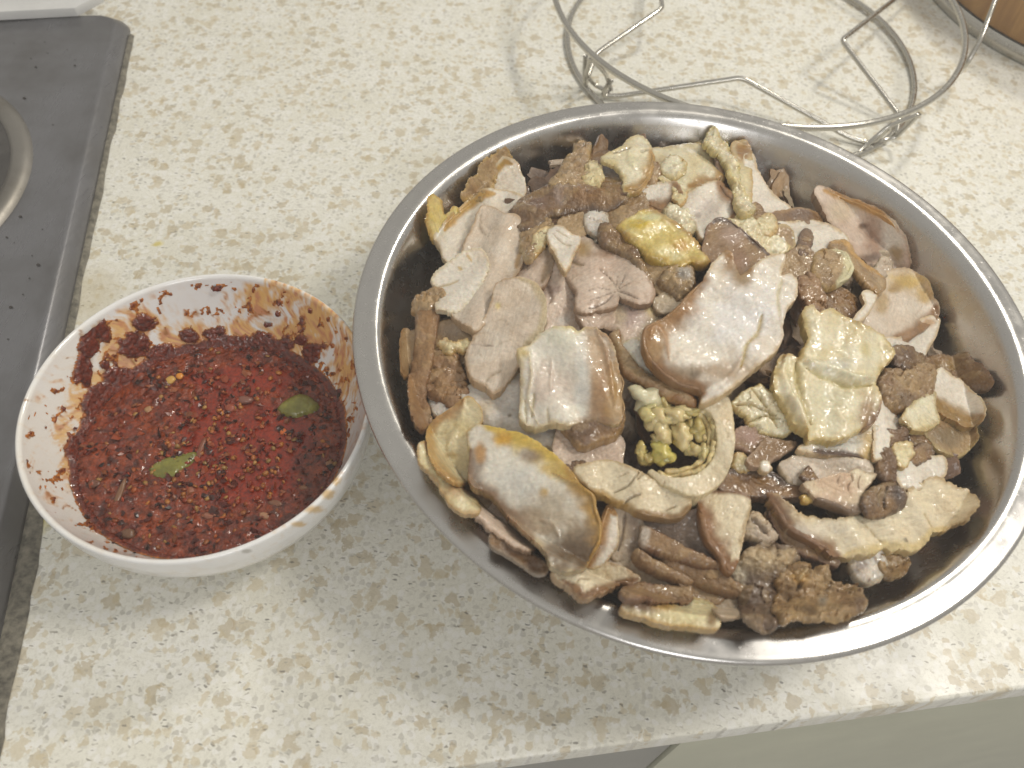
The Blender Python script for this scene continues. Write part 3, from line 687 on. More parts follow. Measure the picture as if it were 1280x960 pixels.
S('fat_slice', 'yellow fat slice with a brown top corner at the lower left of the heap', 5, 'cream', '543,527 560,514 570,507 577,501 585,497 592,503 598,510 602,522 594,533 583,541 588,560 587,578 583,599 570,600 559,595 546,583 538,565 535,543', jag=.9, rim=[(13, 19, '#b48f50', 9), (0, 3, '#a8824c', 10)], spot=[(566, 570, 8, 5, '#a58b50', .8)], line=[('580,500 575,530 560,560', 6, None, .0012)])
S('fat_slice', 'thin yellow strip drooping down the lower left wall to the rim', 3.9, 'cream', '527,557 531,556 538,566 540,580 552,588 566,599 581,616 590,626 598,636 589,638 577,635 564,625 551,602 538,585 528,577', jag=1.2, edge='#a8834a', spot=[(570, 612, 14, 8, '#a8835a', .7)])
S('fat_slice', 'huge glossy yellow and grey fat slice at the lower left with two orange drops', 7, 'fat', '584,541 596,531 614,533 642,539 664,547 684,561 698,571 711,584 723,604 741,620 744,637 750,656 749,677 739,694 733,707 711,714 689,707 683,689 664,672 643,652 629,637 614,619 591,608 585,592 587,565', th=.0065, jag=1,
  rim=[(2, 8, '#c6aa4c', 20), (7, 14, '#a5803a', 17, .4), (18, 24, '#84694e', 10)], spot=[(628, 549, 11, 9, '#c79a34', .95), (664, 572, 16, 8, '#7d6448', .85), (680, 616, 6, 6, '#bf9a48', .9), (716, 690, 40, 32, '#6b563c', 1), (660, 652, 44, 15, '#94795e', .85), (690, 640, 30, 30, '#a8987e', .6), (597, 580, 9, 22, '#857668', .8), (600, 566, 6, 12, '#b58c58', .9), (645, 600, 30, 24, '#cbc8bf', .8), (690, 585, 16, 10, '#b79a50', .7)], line=[('693,592 706,600 722,606 738,620', 2, '#a98b48', .0012), ('700,672 690,655 675,650', 3, None, .0008)], wet=.8)
S('meat_scrap', 'torn pinkish scrap under the big yellow slice near the rim', 3.4, 'pink', '598,640 606,629 616,624 628,636 644,655 664,671 664,682 652,681 640,674 622,662', jag=1.6, line=[('616,646 630,650', 1.3, '#6b5848', -.0005)])
S('fat_scrap', 'small tan scrap wedged left of the torn pinkish scrap', 3.2, 'tan', '589,606 600,609 612,618 608,630 600,637 591,630', jag=1)
S('rind_strip', 'thin grey brown sliver lying along the lower left wall', 3.0, 'dark', '618,671 626,669 645,683 664,696 680,709 672,711 655,700 634,687 620,679', jag=.6, edge='#8d7c68', th=.003)
# ---- upper middle
S('meat_slice', 'narrow pink strip between pale tendons right of the long smooth slice', 3.6, 'pink', '660,320 672,311 683,313 688,323 684,337 678,352 668,356 655,356 652,340', fib=70, rim=[(2, 5, '#8c7458', 6)])
S('tendon', 'short yellow tendon strand above the narrow pink strip', 4.4, 'cream', '664,318 668,302 672,293 680,287 686,287 684,297 676,308 671,313', dome=.002, jag=.9)
S('fat_scrap', 'curly yellowish gristle scraps beside the long smooth slice', 3.8, 'tan', '653,288 660,279 672,277 683,275 688,282 680,290 672,296 667,310 660,318 655,305', jag=2.2, dome=.003, bump=.0014, edge='#b59f74')
S('meat_slice', 'shadowed pinkish slice sloping down toward the pale belly slice', 3.2, 'pink', '680,349 684,335 690,322 697,318 705,341 706,360 714,368 722,385 733,406 722,411 702,412 682,410 676,392 683,374 677,356', fib=80, rim=[(0, 3, '#8a725a', 5)], spot=[(704, 402, 8, 6, '#d6cfc6', .8), (690, 362, 12, 7, '#8d766a', .7)], line=[('683,355 690,372 686,380', 3, '#756050', -.0006)])
S('tendon', 'white fan shaped tendon at the top of the starburst slice', 5.2, 'white', '686,290 696,283 704,286 714,294 724,298 720,306 715,318 707,338 701,328 696,316 690,306', jag=.9, line=[('690,291 705,305 716,306', 1.2, '#a08e70', -.0005), ('694,287 712,298', 1.2, '#b0a080', -.0004)], wet=.5)
S('meat_slice', 'pink slice with starburst cracks in the upper middle of the heap', 4.6, 'pink', '716,305 724,300 735,300 743,308 760,311 776,314 789,321 798,330 804,342 812,356 816,366 811,376 797,377 784,371 772,366 769,379 752,384 735,387 722,385 723,364 713,350 705,336 708,322', fib=35, th=.0034, jag=1, curl=0,
  line=[('771,362 765,350 752,338 746,330', .9, '#66503f', -.0006), ('771,362 779,349 784,338', .8, '#6f5a48', -.0004), ('771,363 786,368 799,374', 1.1, '#5e4836', -.0007), ('771,364 752,370 738,376', .8, '#7a6452', -.0004), ('768,366 755,379 735,386', 1.2, '#5e4836', -.0008), ('771,362 790,352', .6, '#7a6452', -.0003), ('770,361 772,345', .6, '#7a6452', -.0003), ('765,362 748,360 733,364', .6, '#7a6452', -.0003), ('708,324 722,330 731,332', 2, '#857050', -.0008)], spot=[(728, 310, 12, 10, '#b39765', .8), (755, 317, 16, 8, '#8f7158', .8), (771, 362, 12, 10, '#cbb8a4', .8)])
S('meat_slice', 'rounded pinkish slice just below the starburst cracks', 4.2, 'pink', '724,388 745,387 768,380 773,367 784,372 797,377 819,380 826,392 811,405 800,428 788,437 777,429 772,412 754,407 733,407', jag=.8, fib=60, spot=[(815, 386, 10, 10, '#c2ab78', .9), (790, 398, 15, 14, '#b09a92', .8), (775, 395, 7, 14, '#c0ae8c', .6)], rim=[(7, 12, '#a59070', 5)])
S('rind_strip', 'long dark brown glossy rind lying across the top left of the heap', 4.0, 'dark', '640,270 645,260 652,251 668,241 687,233 711,229 734,230 757,231 780,230 783,239 779,247 760,257 734,255 718,257 704,260 687,264 675,276 663,281 652,280', dome=.003, bump=.0009, jag=1, wet=1, spot=[(702, 243, 9, 11, '#a89c98', .95), (735, 243, 40, 10, '#8a653a', .9), (670, 253, 22, 9, '#6d4e3a', .8), (765, 242, 12, 7, '#8a6a3c', .8)], edge='#55402e')
S('rind_strip', 'smaller dark rind piece under the long dark brown one', 3.0, 'dark', '686,266 704,261 721,258 729,262 716,270 705,277 692,281', jag=.8)
S('fat_scrap', 'tan crumbly fat with a tall tip standing at the far basin wall', 3.4, 'tan', '691,227 702,217 709,203 719,192 722,183 729,180 734,183 732,203 735,222 728,230 712,229', jag=1.5, dome=.004, bump=.0013, edge='#a98c54')
S('fat_scrap', 'pale crumbly fat lump beside the tall tan tip', 3.9, 'cream', '732,222 735,209 741,206 747,211 751,219 748,227 742,232 733,229', jag=1.6, dome=.004, bump=.0014, edge='#b7a06a')
S('rind_strip', 'brown shaded rind between the pale lump and the translucent knob', 2.8, 'brown', '733,204 744,196 760,195 776,208 784,222 783,234 764,238 748,232 742,222', jag=1, spot=[(750, 212, 14, 9, '#5f4d42', .8), (768, 223, 12, 9, '#8f7444', .7), (772, 216, 9, 6, '#b3aaa0', .8)])
S('fat_slice', 'translucent pale yellow ear shaped slice standing at the far wall', 4.8, 'ygreen', '754,196 764,190 771,188 779,184 787,175 799,169 810,177 814,189 816,198 813,210 808,224 797,236 783,236 782,222 778,211 768,202', jag=.9, crump=0, dome=.002, rim=[(7, 12, '#a5803e', 8, .5)], line=[('766,191 790,184', 1.4, '#6f5a3c', -.001), ('785,190 792,210', 5, '#d6cfa8', .001), ('800,190 812,186', 1.5, '#82703c', -.0008)], edge='#c2ae70')
S('fat_scrap', 'glossy light brown fold under the ear shaped slice', 3.6, 'tan', '781,236 797,235 808,224 817,206 822,214 818,228 806,238 792,244 780,246', dome=.003, bump=.001, wet=1)
S('rind_strip', 'brown and tan rind below the ear shaped slice', 3.3, 'tan', '760,257 770,247 786,243 800,244 806,258 795,266 784,275 771,280 764,272', dome=.002, edge='#8a6a3e', bump=.0008)
S('fat_scrap', 'tan membrane pieces under the long dark rind', 3.0, 'tan', '704,279 715,268 728,259 731,272 727,290 718,293 709,288', jag=1.2, edge='#8d7048')
S('fat_scrap', 'bluish white nub beneath the long dark rind', 3.4, 'bluew', '735,270 746,262 756,271 754,283 744,288 737,282', dome=.004, jag=.7)
S('meat_scrap', 'pale slice end with brown rind behind the bright yellow slice', 3.4, 'white', '801,243 810,236 825,232 844,232 848,246 842,255 827,262 808,254', rim=[(3, 7, '#8b6537', 11, .5)])
S('fat_scrap', 'greasy clear fat scraps between the yellow slice and the brown edged slice', 4.0, 'ygreen', '832,263 849,257 858,262 866,272 870,284 861,289 846,279', dome=.003, bump=.0016, jag=1.6, wet=1, edge='#94804c')
S('fat_slice', 'bright yellow glossy slice in the upper middle of the heap', 6.4, 'yellow', '771,282 779,274 790,268 804,260 816,260 828,266 840,272 852,281 862,290 871,300 881,313 889,325 880,330 866,326 851,331 838,330 827,327 808,316 789,299 779,289', th=.007, crump=0, dome=.003, spot=[(850, 306, 12, 9, '#b88820', .9), (800, 280, 18, 9, '#c9ad2c', .9), (812, 272, 22, 5, '#d6d2a0', .9), (825, 300, 26, 10, '#d2bc6c', .8)], rim=[(3, 10, '#a5823c', 7), (13, 18, '#bda14e', 6)], bump=.0007)
S('rind_strip', 'dark brown rind edge running below the bright yellow slice', 5.2, 'dark', '751,283 760,279 771,288 780,294 792,306 803,327 814,350 818,366 806,350 796,332 787,320 768,310 753,301', jag=1.2, dome=.002, edge='#6d563c', bump=.0008)
S('fat_scrap', 'tan underside scraps below the bright yellow slice', 4.6, 'tan', '807,318 820,325 832,330 850,334 851,345 842,360 836,372 822,362 812,344', jag=1.2, edge='#8a724c')
S('fat_scrap', 'greasy glistening lump left of the large white slice', 5.2, 'tan', '824,350 836,334 852,331 867,331 868,346 862,364 851,378 838,366', dome=.005, bump=.0018, wet=1, jag=1.6, edge='#7d6038', spot=[(856, 344, 9, 8, '#a9a49c', .8)])
S('meat_scrap', 'small pinkish grey flap left of the large white slice', 4.4, 'grey', '820,376 838,366 852,380 845,386 826,388', jag=.7)
# ---- top right
S('fat_slice', 'greenish tan rounded slice against the far basin wall', 3.4, 'ygreen', '817,190 829,188 842,186 864,182 885,184 897,190 903,198 904,212 897,226 879,230 862,233 846,232 838,222 826,214', jag=.8, crump=0, dome=.003, rim=[(6, 10, '#a07a3e', 8, .5)], spot=[(838, 205, 14, 9, '#b3a178', .8), (895, 206, 10, 14, '#a8905c', .7)], wet=.8)
S('fat_scrap', 'clear glossy fat blob on the greenish tan slice', 4.2, 'ygreen', '830,206 838,198 848,198 855,205 853,214 842,217 833,215', dome=.004, bump=.001, wet=1, jag=1)
S('fat_scrap', 'crumbly yellow nodule under the greenish tan slice', 4.2, 'cream', '844,236 851,232 856,238 856,246 850,250 844,245', dome=.003, bump=.0014, jag=1.4)
S('meat_slice', 'pale slice with a brown right rim below the greenish tan slice', 4.4, 'white', '853,256 858,247 865,240 885,231 900,229 912,242 922,255 926,265 914,275 898,275 886,283 879,294 874,286 870,276 862,268', rim=[(4, 8, '#936c42', 11, .75)], spot=[(873, 269, 4, 3, '#6b5c48', .9), (884, 262, 18, 14, '#c4b5aa', .6)])
S('fat_slice', 'long ragged yellow strip standing up against the far basin wall', 5.2, 'ygreen', '882,179 886,170 891,161 896,163 900,171 906,179 912,187 918,196 923,206 925,228 931,239 938,248 943,259 937,264 930,266 920,250 917,232 912,214 901,193', jag=1.8, dome=.003, bump=.0012, edge='#bfae6a')
S('rind_strip', 'brown tipped pale strip beside the ragged yellow strip', 4.4, 'cream', '918,182 925,178 931,178 936,187 937,225 937,250 928,243 924,215 922,198', spot=[(927, 188, 12, 14, '#96703e', .95)], jag=.9)
S('meat_slice', 'pale pointed slice leaning right of the ragged yellow strip', 3.2, 'white', '936,196 941,212 949,226 956,237 970,252 984,263 974,269 960,270 945,262 936,256 935,225', fib=70)
S('rind_strip', 'brown shaded rind under the pale brown rimmed slice', 3.2, 'brown', '900,196 908,214 915,232 922,250 912,240 903,229 902,214', jag=.8)
S('meat_slice', 'reddish brown slice with a dark top rind above the large white slice', 5.4, 'red', '886,284 892,278 897,274 911,277 925,287 941,300 952,310 961,320 952,327 940,340 926,347 915,330 906,318 890,326 880,312', rim=[(1, 7, '#563f2c', 4, .6)], fib=40, spot=[(915, 292, 18, 10, '#a48a78', .8), (925, 325, 12, 12, '#8c6a52', .7)], th=.006)
S('fat_slice', 'frilled yellow edge strip above the reddish brown slice', 4.8, 'ygreen', '912,277 924,271 935,270 946,277 957,286 970,296 984,308 975,314 962,319 950,308 936,294', jag=1.7, dome=.002, bump=.0012)
S('fat_scrap', 'rounded pale fat knob right of the frilled yellow strip', 5.0, 'cream', '944,282 949,273 956,269 965,271 970,278 970,287 962,294 950,292', dome=.006, jag=.6)
S('fat_scrap', 'clear brown jelly bit above the rounded fat knob', 4.6, 'tan', '930,266 937,258 945,254 953,263 954,268 946,274 936,273', dome=.003, wet=1)
S('meat_slice', 'curved pale slice arching behind the tan folded knob', 3.6, 'white', '968,284 980,281 1000,280 1015,280 1030,282 1043,289 1056,300 1048,310 1026,314 1012,322 1000,312 985,304 974,302', fib=10, line=[('988,284 992,302 1008,312', 3, None, .001)])
S('rind_strip', 'brown rind rim behind the curved pale slice', 3.0, 'brown', '966,273 980,269 1000,265 1016,270 1023,278 1012,282 996,279 968,283', jag=.8, edge='#a58358')
S('meat_scrap', 'thin pale brown flap left of the small brown leaf', 4.2, 'tan', '968,288 980,284 988,292 990,306 979,309 972,300', jag=.8, edge='#c0aa7a')
S('rind_scrap', 'small brown leaf shaped rind on the curved pale slice', 4.6, 'brown', '1000,309 1001,299 1006,290 1012,292 1013,302 1008,314 1003,315', dome=.002)
S('meat_slice', 'sparkling tan textured slice behind the large white slice tip', 4.4, 'tan', '976,343 980,330 986,319 1003,309 1014,317 1018,328 1016,345 1006,350 996,350 986,348', bump=.0012, edge='#8d6f4c', wet=.9)
S('meat_slice', 'brown flap with a ragged lower edge above the big yellow green fat', 6.0, 'rind', '998,358 1001,345 1014,342 1024,348 1030,362 1036,380 1030,386 1024,391 1016,383 1010,386 1006,374 1001,370', jag=1.5, dome=.002, fib=60)
S('fat_scrap', 'tan and white folded knob right of the textured slice', 5.2, 'tan', '1017,333 1021,317 1030,312 1044,311 1056,316 1061,325 1065,335 1060,345 1048,353 1036,357 1024,352 1018,347', dome=.005, jag=.8, rim=[(3, 8, '#d2c9a0', 8, .55)], edge='#a8894c')
S('rind_strip', 'orange tan folded strip sloping down behind the folded knob', 4.6, 'tan', '1040,303 1055,302 1064,310 1069,320 1080,329 1090,336 1102,346 1106,353 1100,362 1090,358 1078,345 1070,334 1056,315 1042,309', dome=.002, rim=[(0, 6, '#b68c48', 5)], edge='#a07a40')
S('meat_chunk', 'small brown chunk sunk in the gap below the folded knob', 2.8, 'brown', '1036,361 1046,360 1055,365 1065,372 1074,381 1068,392 1057,396 1044,391 1038,377', dome=.004, edge='#a58a68')
S('meat_slice', 'tilted slice with tan rim and white fat at the upper right wall', 3.6, 'pink', '1024,238 1031,238 1044,243 1058,250 1072,254 1085,260 1098,266 1109,273 1117,280 1122,288 1128,298 1131,308 1133,329 1128,340 1112,342 1104,330 1094,331 1084,321 1068,310 1058,297 1043,277 1032,257', th=.006, rim=[(1, 9, '#b5894a', 6, .7)], spot=[(1114, 302, 17, 30, '#d9d0c2', .95), (1122, 318, 9, 10, '#a68a60', .9), (1050, 262, 17, 14, '#c5b399', .8), (1090, 300, 12, 26, '#9c7c66', .85), (1078, 282, 6, 4, '#6e5138', .9), (1088, 322, 10, 5, '#5a4233', .8)], tilt=(0, .15))
S('meat_scrap', 'tiny grey tube shaped bit in front of the tilted upper right slice', 4.6, 'grey', '1094,341 1103,325 1109,323 1114,328 1113,335 1103,346', dome=.003, edge='#8d7a5a')
S('meat_slice', 'broad slice with tan crumbly top and brown lower rim at the right wall', 4.0, 'lean', '1096,372 1101,358 1104,350 1112,341 1122,339 1134,340 1146,346 1156,353 1160,363 1163,374 1170,384 1167,397 1148,411 1130,422 1115,426 1098,420 1078,407 1085,394', jag=1, rim=[(10, 14, '#8b663e', 8, .7)], spot=[(1135, 352, 26, 12, '#bfa25c', .85), (1155, 366, 10, 12, '#b4934e', .8), (1103, 375, 9, 20, '#b2976a', .8), (1118, 360, 10, 8, '#9c7d48', .8)])
S('fat_scrap', 'thin white sliver crossing the gap left of the broad right slice', 4.8, 'white', '1080,367 1086,366 1093,369 1091,377 1084,389 1075,400 1069,400 1076,391 1085,380', th=.003, jag=.5)
S('meat_slice', 'white wedge pointing to the upper right at the right wall', 3.4, 'white', '1104,427 1115,427 1127,427 1140,415 1155,403 1163,400 1170,401 1166,415 1160,427 1152,441 1142,438 1130,436 1116,436', spot=[(1162, 404, 9, 5, '#b08858', .8)], jag=.6)
S('meat_chunk', 'dark glossy lump just right of the big yellow green fat tip', 5.0, 'dark', '1117,436 1122,432 1131,430 1144,437 1155,445 1154,453 1142,457 1131,456 1122,449', dome=.004, bump=.0012)
S('meat_chunk', 'knobbly golden brown lump right of the big yellow green fat', 5.4, 'tan', '1100,471 1104,462 1110,457 1124,457 1139,457 1147,451 1156,449 1166,451 1172,458 1172,472 1168,484 1165,493 1152,500 1139,507 1125,511 1112,507 1105,498', dome=.009, bump=.0018, jag=1.3, spot=[(1112, 480, 13, 20, '#7d5f40', .9), (1130, 496, 16, 10, '#6b5238', .7)], edge='#7d5c34')
S('fat_slice', 'yellow flap hanging below the knobbly golden lump', 5.0, 'ygreen', '1131,521 1138,509 1147,500 1158,495 1168,491 1168,502 1169,512 1173,525 1164,532 1153,536 1139,532', jag=1.3, edge='#a88d4a')
S('meat_slice', 'thick slice end with white face and brown base at the right wall', 4.0, 'white', '1171,479 1175,464 1186,471 1199,479 1212,490 1224,501 1228,511 1226,522 1212,530 1198,524 1187,518 1176,510 1168,501', th=.008, rim=[(7, 12, '#91703a', 13, .6)])
S('rind_strip', 'dark wet scrap resting on the right wall above the thick slice end', 2.8, 'dark', '1159,452 1171,449 1188,449 1206,447 1214,455 1227,463 1236,478 1225,481 1212,479 1198,476 1186,470 1176,463', dome=.002, bump=.0013, wet=1, jag=1.3, spot=[(1185, 458, 16, 7, '#8d7040', .9)])
S('fat_slice', 'dim translucent fat slice below the thick slice end', 2.6, 'tan', '1160,538 1166,528 1176,523 1195,524 1206,527 1213,534 1217,546 1209,556 1197,564 1180,559', edge='#b09a66', spot=[(1185, 545, 22, 12, '#7d6b50', .8)])
# ---- centre
S('rind_strip', 'curved brown rind strip between the belly slice and the large white slice', 6.2, 'tan', '761,420 767,412 775,411 779,430 788,443 803,460 822,471 840,477 855,486 870,499 868,508 852,503 836,496 818,486 802,476 790,470 780,464 771,446', dome=.0025, rim=[(8, 12, '#94683a', 6)], edge='#865e34')
S('meat_scrap', 'pale inner fat behind the curved brown rind strip', 5.2, 'fat', '779,430 795,424 806,430 812,446 826,462 820,472 803,460 788,443', jag=.6)
S('meat_slice', 'large thick white slice with brown edges at the centre top of the heap', 8.2, 'white', '902,316 908,311 915,315 919,330 925,345 935,338 951,324 965,317 983,317 980,331 977,343 990,341 997,352 996,371 984,387 979,405 979,423 970,440 954,452 938,465 912,487 896,497 877,504 877,492 874,486 850,480 825,463 811,446 805,428 807,411 818,405 830,399 846,386 864,366 878,351 889,330', th=.0085, jag=.8, fib=35,
  rim=[(26, 34, '#946c3c', 21, .3), (23, 27, '#86623c', 15, .35), (1, 5, '#8f6a38', 15)], line=[('953,390 947,416 934,430 929,448 925,462', 2.4, '#b9a15c', -.0012), ('979,345 972,370 975,398', 2, '#c2b48c', -.0006), ('812,425 818,408 832,420 836,452', 3, '#a3794a', .0008), ('930,440 915,470 880,494', 5, None, .0012)], spot=[(865, 463, 22, 9, '#8a7558', .8), (905, 465, 28, 12, '#967b5a', .75), (868, 470, 7, 6, '#6f5c44', .8), (823, 436, 9, 17, '#a5855a', .8), (925, 390, 46, 40, '#dad6d2', .8), (930, 345, 12, 12, '#8d7040', .8), (940, 468, 18, 12, '#b39e80', .7)], wet=.6)
S('meat_slice', 'large pale pork belly slice with a translucent brown right side at the centre left', 7.4, 'fat', '646,436 655,432 664,430 669,422 676,416 692,409 715,408 722,414 730,409 746,410 760,420 767,432 771,448 774,464 779,480 776,495 780,510 778,524 768,530 752,528 738,525 724,528 713,531 704,530 696,528 684,530 672,534 659,532 649,520 650,500 651,484 651,454', th=.0075, jag=1,
  spot=[(754, 475, 22, 76, '#9c7850', .9), (768, 500, 11, 40, '#a98650', .75), (740, 527, 30, 6, '#8a6c4c', .7), (742, 440, 13, 34, '#b79c7c', .8), (690, 480, 30, 28, '#c4b2a2', .75), (700, 425, 22, 12, '#d6d2c0', .9), (728, 470, 9, 40, '#cfccc4', .8), (655, 440, 8, 7, '#c0aa68', .8)],
  rim=[(5, 8, '#c9b982', 5), (13, 17, '#9a7a4c', 7, .5)], line=[('661,440 664,470 660,500 672,530', 2, '#c2b494', .0010), ('668,490 664,525', 1.6, '#b3a06c', -.0008), ('656,500 658,528', 1.6, '#b9a878', -.0008), ('690,450 688,490', 3, None, .0008), ('745,412 757,440 765,480 768,510', 3, None, .0012), ('684,510 686,530', 1.6, '#b0a07c', -.0006)], wet=.8)
S('rind_strip', 'dark brown lower rind under the pale belly slice', 6.5, 'brown', '702,530 712,542 724,556 738,556 753,550 770,544 781,530 781,515 765,518 740,520 716,522', dome=.002, th=.006, edge='#a8885c', spot=[(720, 538, 16, 10, '#64492e', .8)])
S('meat_slice', 'pinkish lean slice peeping from under the pale belly slice', 4.6, 'pink', '694,560 700,535 714,530 726,552 745,556 770,545 778,556 775,580 780,590 760,582 740,580 722,590 705,582', fib=30, jag=.8, edge='#b39f88')
S('meat_scrap', 'brown shaded lean scrap at the top left of the cream wedge', 5.4, 'brown', '703,585 715,578 727,578 738,584 741,600 738,616 725,606 712,594', jag=1.2)
S('meat_slice', 'cream wedge slice with brown bottom edge below the centre', 6.6, 'breast', '722,580 738,577 760,574 784,581 805,591 820,600 836,608 851,614 863,621 864,633 852,645 838,648 824,646 808,643 796,639 783,631 771,629 757,620 740,613 727,601 716,590', th=.0075, rim=[(9, 14, '#8f6f42', 6, .6), (15, 18, '#a8884c', 5)], fib=20, line=[('799,590 785,607 765,617', 1.4, '#7d6844', -.0009), ('802,617 788,622 780,630', 1.6, '#6e5836', -.001), ('770,598 787,590', 1.1, '#978058', -.0006), ('830,640 846,632', 1.4, '#8a7048', -.0008), ('795,600 806,592', 1.1, '#94805a', -.0006)])
S('fat_slice', 'thick shiny skin wedge standing left of the grey lean slices', 4.8, 'white', '736,707 743,690 749,677 753,655 761,634 768,642 770,664 770,680 759,695 748,706', rim=[(0, 5, '#a37a44', 9, .6)], th=.007)
S('meat_slice', 'grey upright lean slice in the shade below the cream wedge', 4.0, 'grey', '768,640 780,634 792,642 800,655 800,678 794,696 776,700 768,694 776,670', fib=85, line=[('782,640 778,670 772,690', 2, '#6f5c4c', -.001)], spot=[(792, 664, 10, 30, '#75604e', .7)])
S('meat_slice', 'flat grey tan slice under the bundle of rind strips', 3.4, 'grey', '758,704 772,695 790,694 812,702 838,714 866,729 862,738 830,736 800,732 778,722', jag=.8, spot=[(815, 716, 40, 12, '#8f7a60', .8)])
S('meat_slice', 'dark purplish slice in the shadow right of the cream wedge', 4.2, 'purple', '800,654 816,648 838,650 860,642 878,640 886,660 890,690 880,698 862,686 836,674 812,664', fib=15, edge='#6b5548')
# ---- bottom
S('meat_slice', 'rough tan slab with a brown rind edge at the bottom left rim', 4.6, 'breast', '693,714 704,713 716,715 732,711 757,706 772,710 783,715 797,724 788,728 776,728 762,733 748,738 730,745 717,734 704,726 695,720', th=.008, jag=1.4, rim=[(7, 14, '#84603a', 6, .75)], edge='#9c7a50', bump=.0008, line=[('718,732 724,724 740,724', 1.2, '#8a7250', -.0006)])
S('rind_strip', 'straight reddish brown strip lying across the bottom of the heap', 4.8, 'red', '779,738 790,732 802,730 825,733 845,734 861,734 864,741 863,749 842,749 820,747 805,745 792,747 783,745', dome=.002, jag=1.1, th=.006)
S('fat_slice', 'yellow and white fat piece at the bottom rim below the reddish strip', 3.8, 'cream', '780,759 800,752 822,749 845,748 864,751 884,755 894,768 895,781 880,780 858,778 836,777 822,774 809,768 794,764', th=.007, spot=[(800, 758, 24, 8, '#7a5c3c', .95), (832, 756, 18, 8, '#b88f3e', .85), (865, 766, 24, 12, '#ddd2a4', .8), (890, 772, 6, 12, '#8a6f44', .9)], jag=1)
S('rind_strip', 'topmost reddish brown strip of the bundle at the bottom', 5.6, 'red', '802,659 808,657 820,664 841,675 856,684 872,691 886,697 900,704 903,712 890,711 872,706 856,701 840,695 828,690 815,686 804,680', dome=.002, jag=1, th=.006, spot=[(806, 668, 7, 12, '#c2b6a8', .9)], fib=25)
S('rind_strip', 'short reddish brown strip of the bundle with a rounded left tip', 5.2, 'red', '794,690 797,687 803,690 813,697 823,702 838,710 853,717 866,726 860,729 845,722 828,716 812,709 798,700', dome=.0025, jag=.8, th=.006, edge='#94785c')
S('rind_strip', 'long brown strip at the right of the bundle ending by the dark lump', 4.8, 'red', '824,692 838,699 852,703 870,706 886,711 902,716 918,727 929,735 924,742 905,738 885,732 868,726 850,716 832,704', dome=.002, jag=.9, th=.006, edge='#85674a')
S('meat_scrap', 'light tan scrap under the right end of the strip bundle', 4.0, 'tan', '852,722 868,728 888,734 905,740 898,750 882,748 864,742', jag=.9)
S('meat_slice', 'cream wedge with thick reddish skin on its left side at the bottom centre', 6.0, 'breast', '870,618 882,614 896,613 910,614 923,615 932,618 937,624 937,634 934,648 931,661 928,676 925,690 921,704 914,714 907,708 902,695 895,684 887,675 882,662 879,648 874,632', th=.008, spot=[(882, 645, 11, 40, '#9a6a44', .2)], rim=[(12, 20, '#86603a', 15, .85), (0, 6, '#7d5d40', 4)], fib=60)
S('rind_strip', 'long dark brown bar with sparkling rind right of the tripe roll', 4.6, 'brown', '900,606 907,598 914,590 928,587 944,586 958,590 972,596 981,603 994,604 1008,606 1014,614 998,618 978,619 958,618 939,617 920,615 908,613', jag=.8, rim=[(2, 8, '#54402e', 7, .6)], th=.008, fib=5)
S('meat_scrap', 'small pinkish brown scrap below the rolled fat pieces', 5.0, 'red', '922,538 932,535 942,536 952,538 960,543 958,555 950,560 941,564 930,558 921,555', fib=80, edge='#a08270', spot=[(935, 545, 16, 10, '#a88a7c', .8)])
S('meat_scrap', 'long pinkish brown scrap beside the small one under the yellow fat', 5.4, 'red', '935,574 946,563 957,551 968,551 978,553 993,555 984,562 972,570 958,578 944,582', fib=20, edge='#a38a72')
S('fat_scrap', 'tiny yellowish white crumb left of the dark brown bar', 4.6, 'cream', '918,572 926,569 934,574 940,582 930,586 921,582', dome=.003, bump=.0012, jag=1.4)
S('fat_scrap', 'small white crumb on the dark brown bar', 5.4, 'white', '950,580 958,578 964,584 958,590 951,587', dome=.002, jag=1)
S('fat_slice', 'yellow white slice with brown base under the big yellow green fat', 4.8, 'white', '1000,560 1016,556 1032,552 1048,549 1062,544 1076,538 1087,534 1096,536 1098,556 1097,577 1086,577 1070,570 1052,567 1034,566 1018,564', spot=[(1088, 558, 14, 20, '#bb9a4c', .85), (1060, 556, 22, 6, '#c8c4b8', .7)], rim=[(10, 14, '#5b4534', 5, .7)])
S('fat_scrap', 'cluster of rolled pale yellow fat at the left of the big yellow green fat', 6.0, 'ygreen', '915,503 924,493 934,485 944,481 954,479 965,489 971,498 976,508 984,518 989,528 990,537 982,543 972,544 962,541 953,539 943,532 936,530 933,518 924,512', dome=.004, jag=1.2, line=[('918,505 945,508 970,520', 1.8, '#9c8446', -.0016), ('938,485 955,505 972,535', 2, '#a89050', -.0014), ('935,528 955,520 975,525', 1.8, '#9a8448', -.0014)], spot=[(945, 497, 18, 10, '#d8d2b4', .7)])
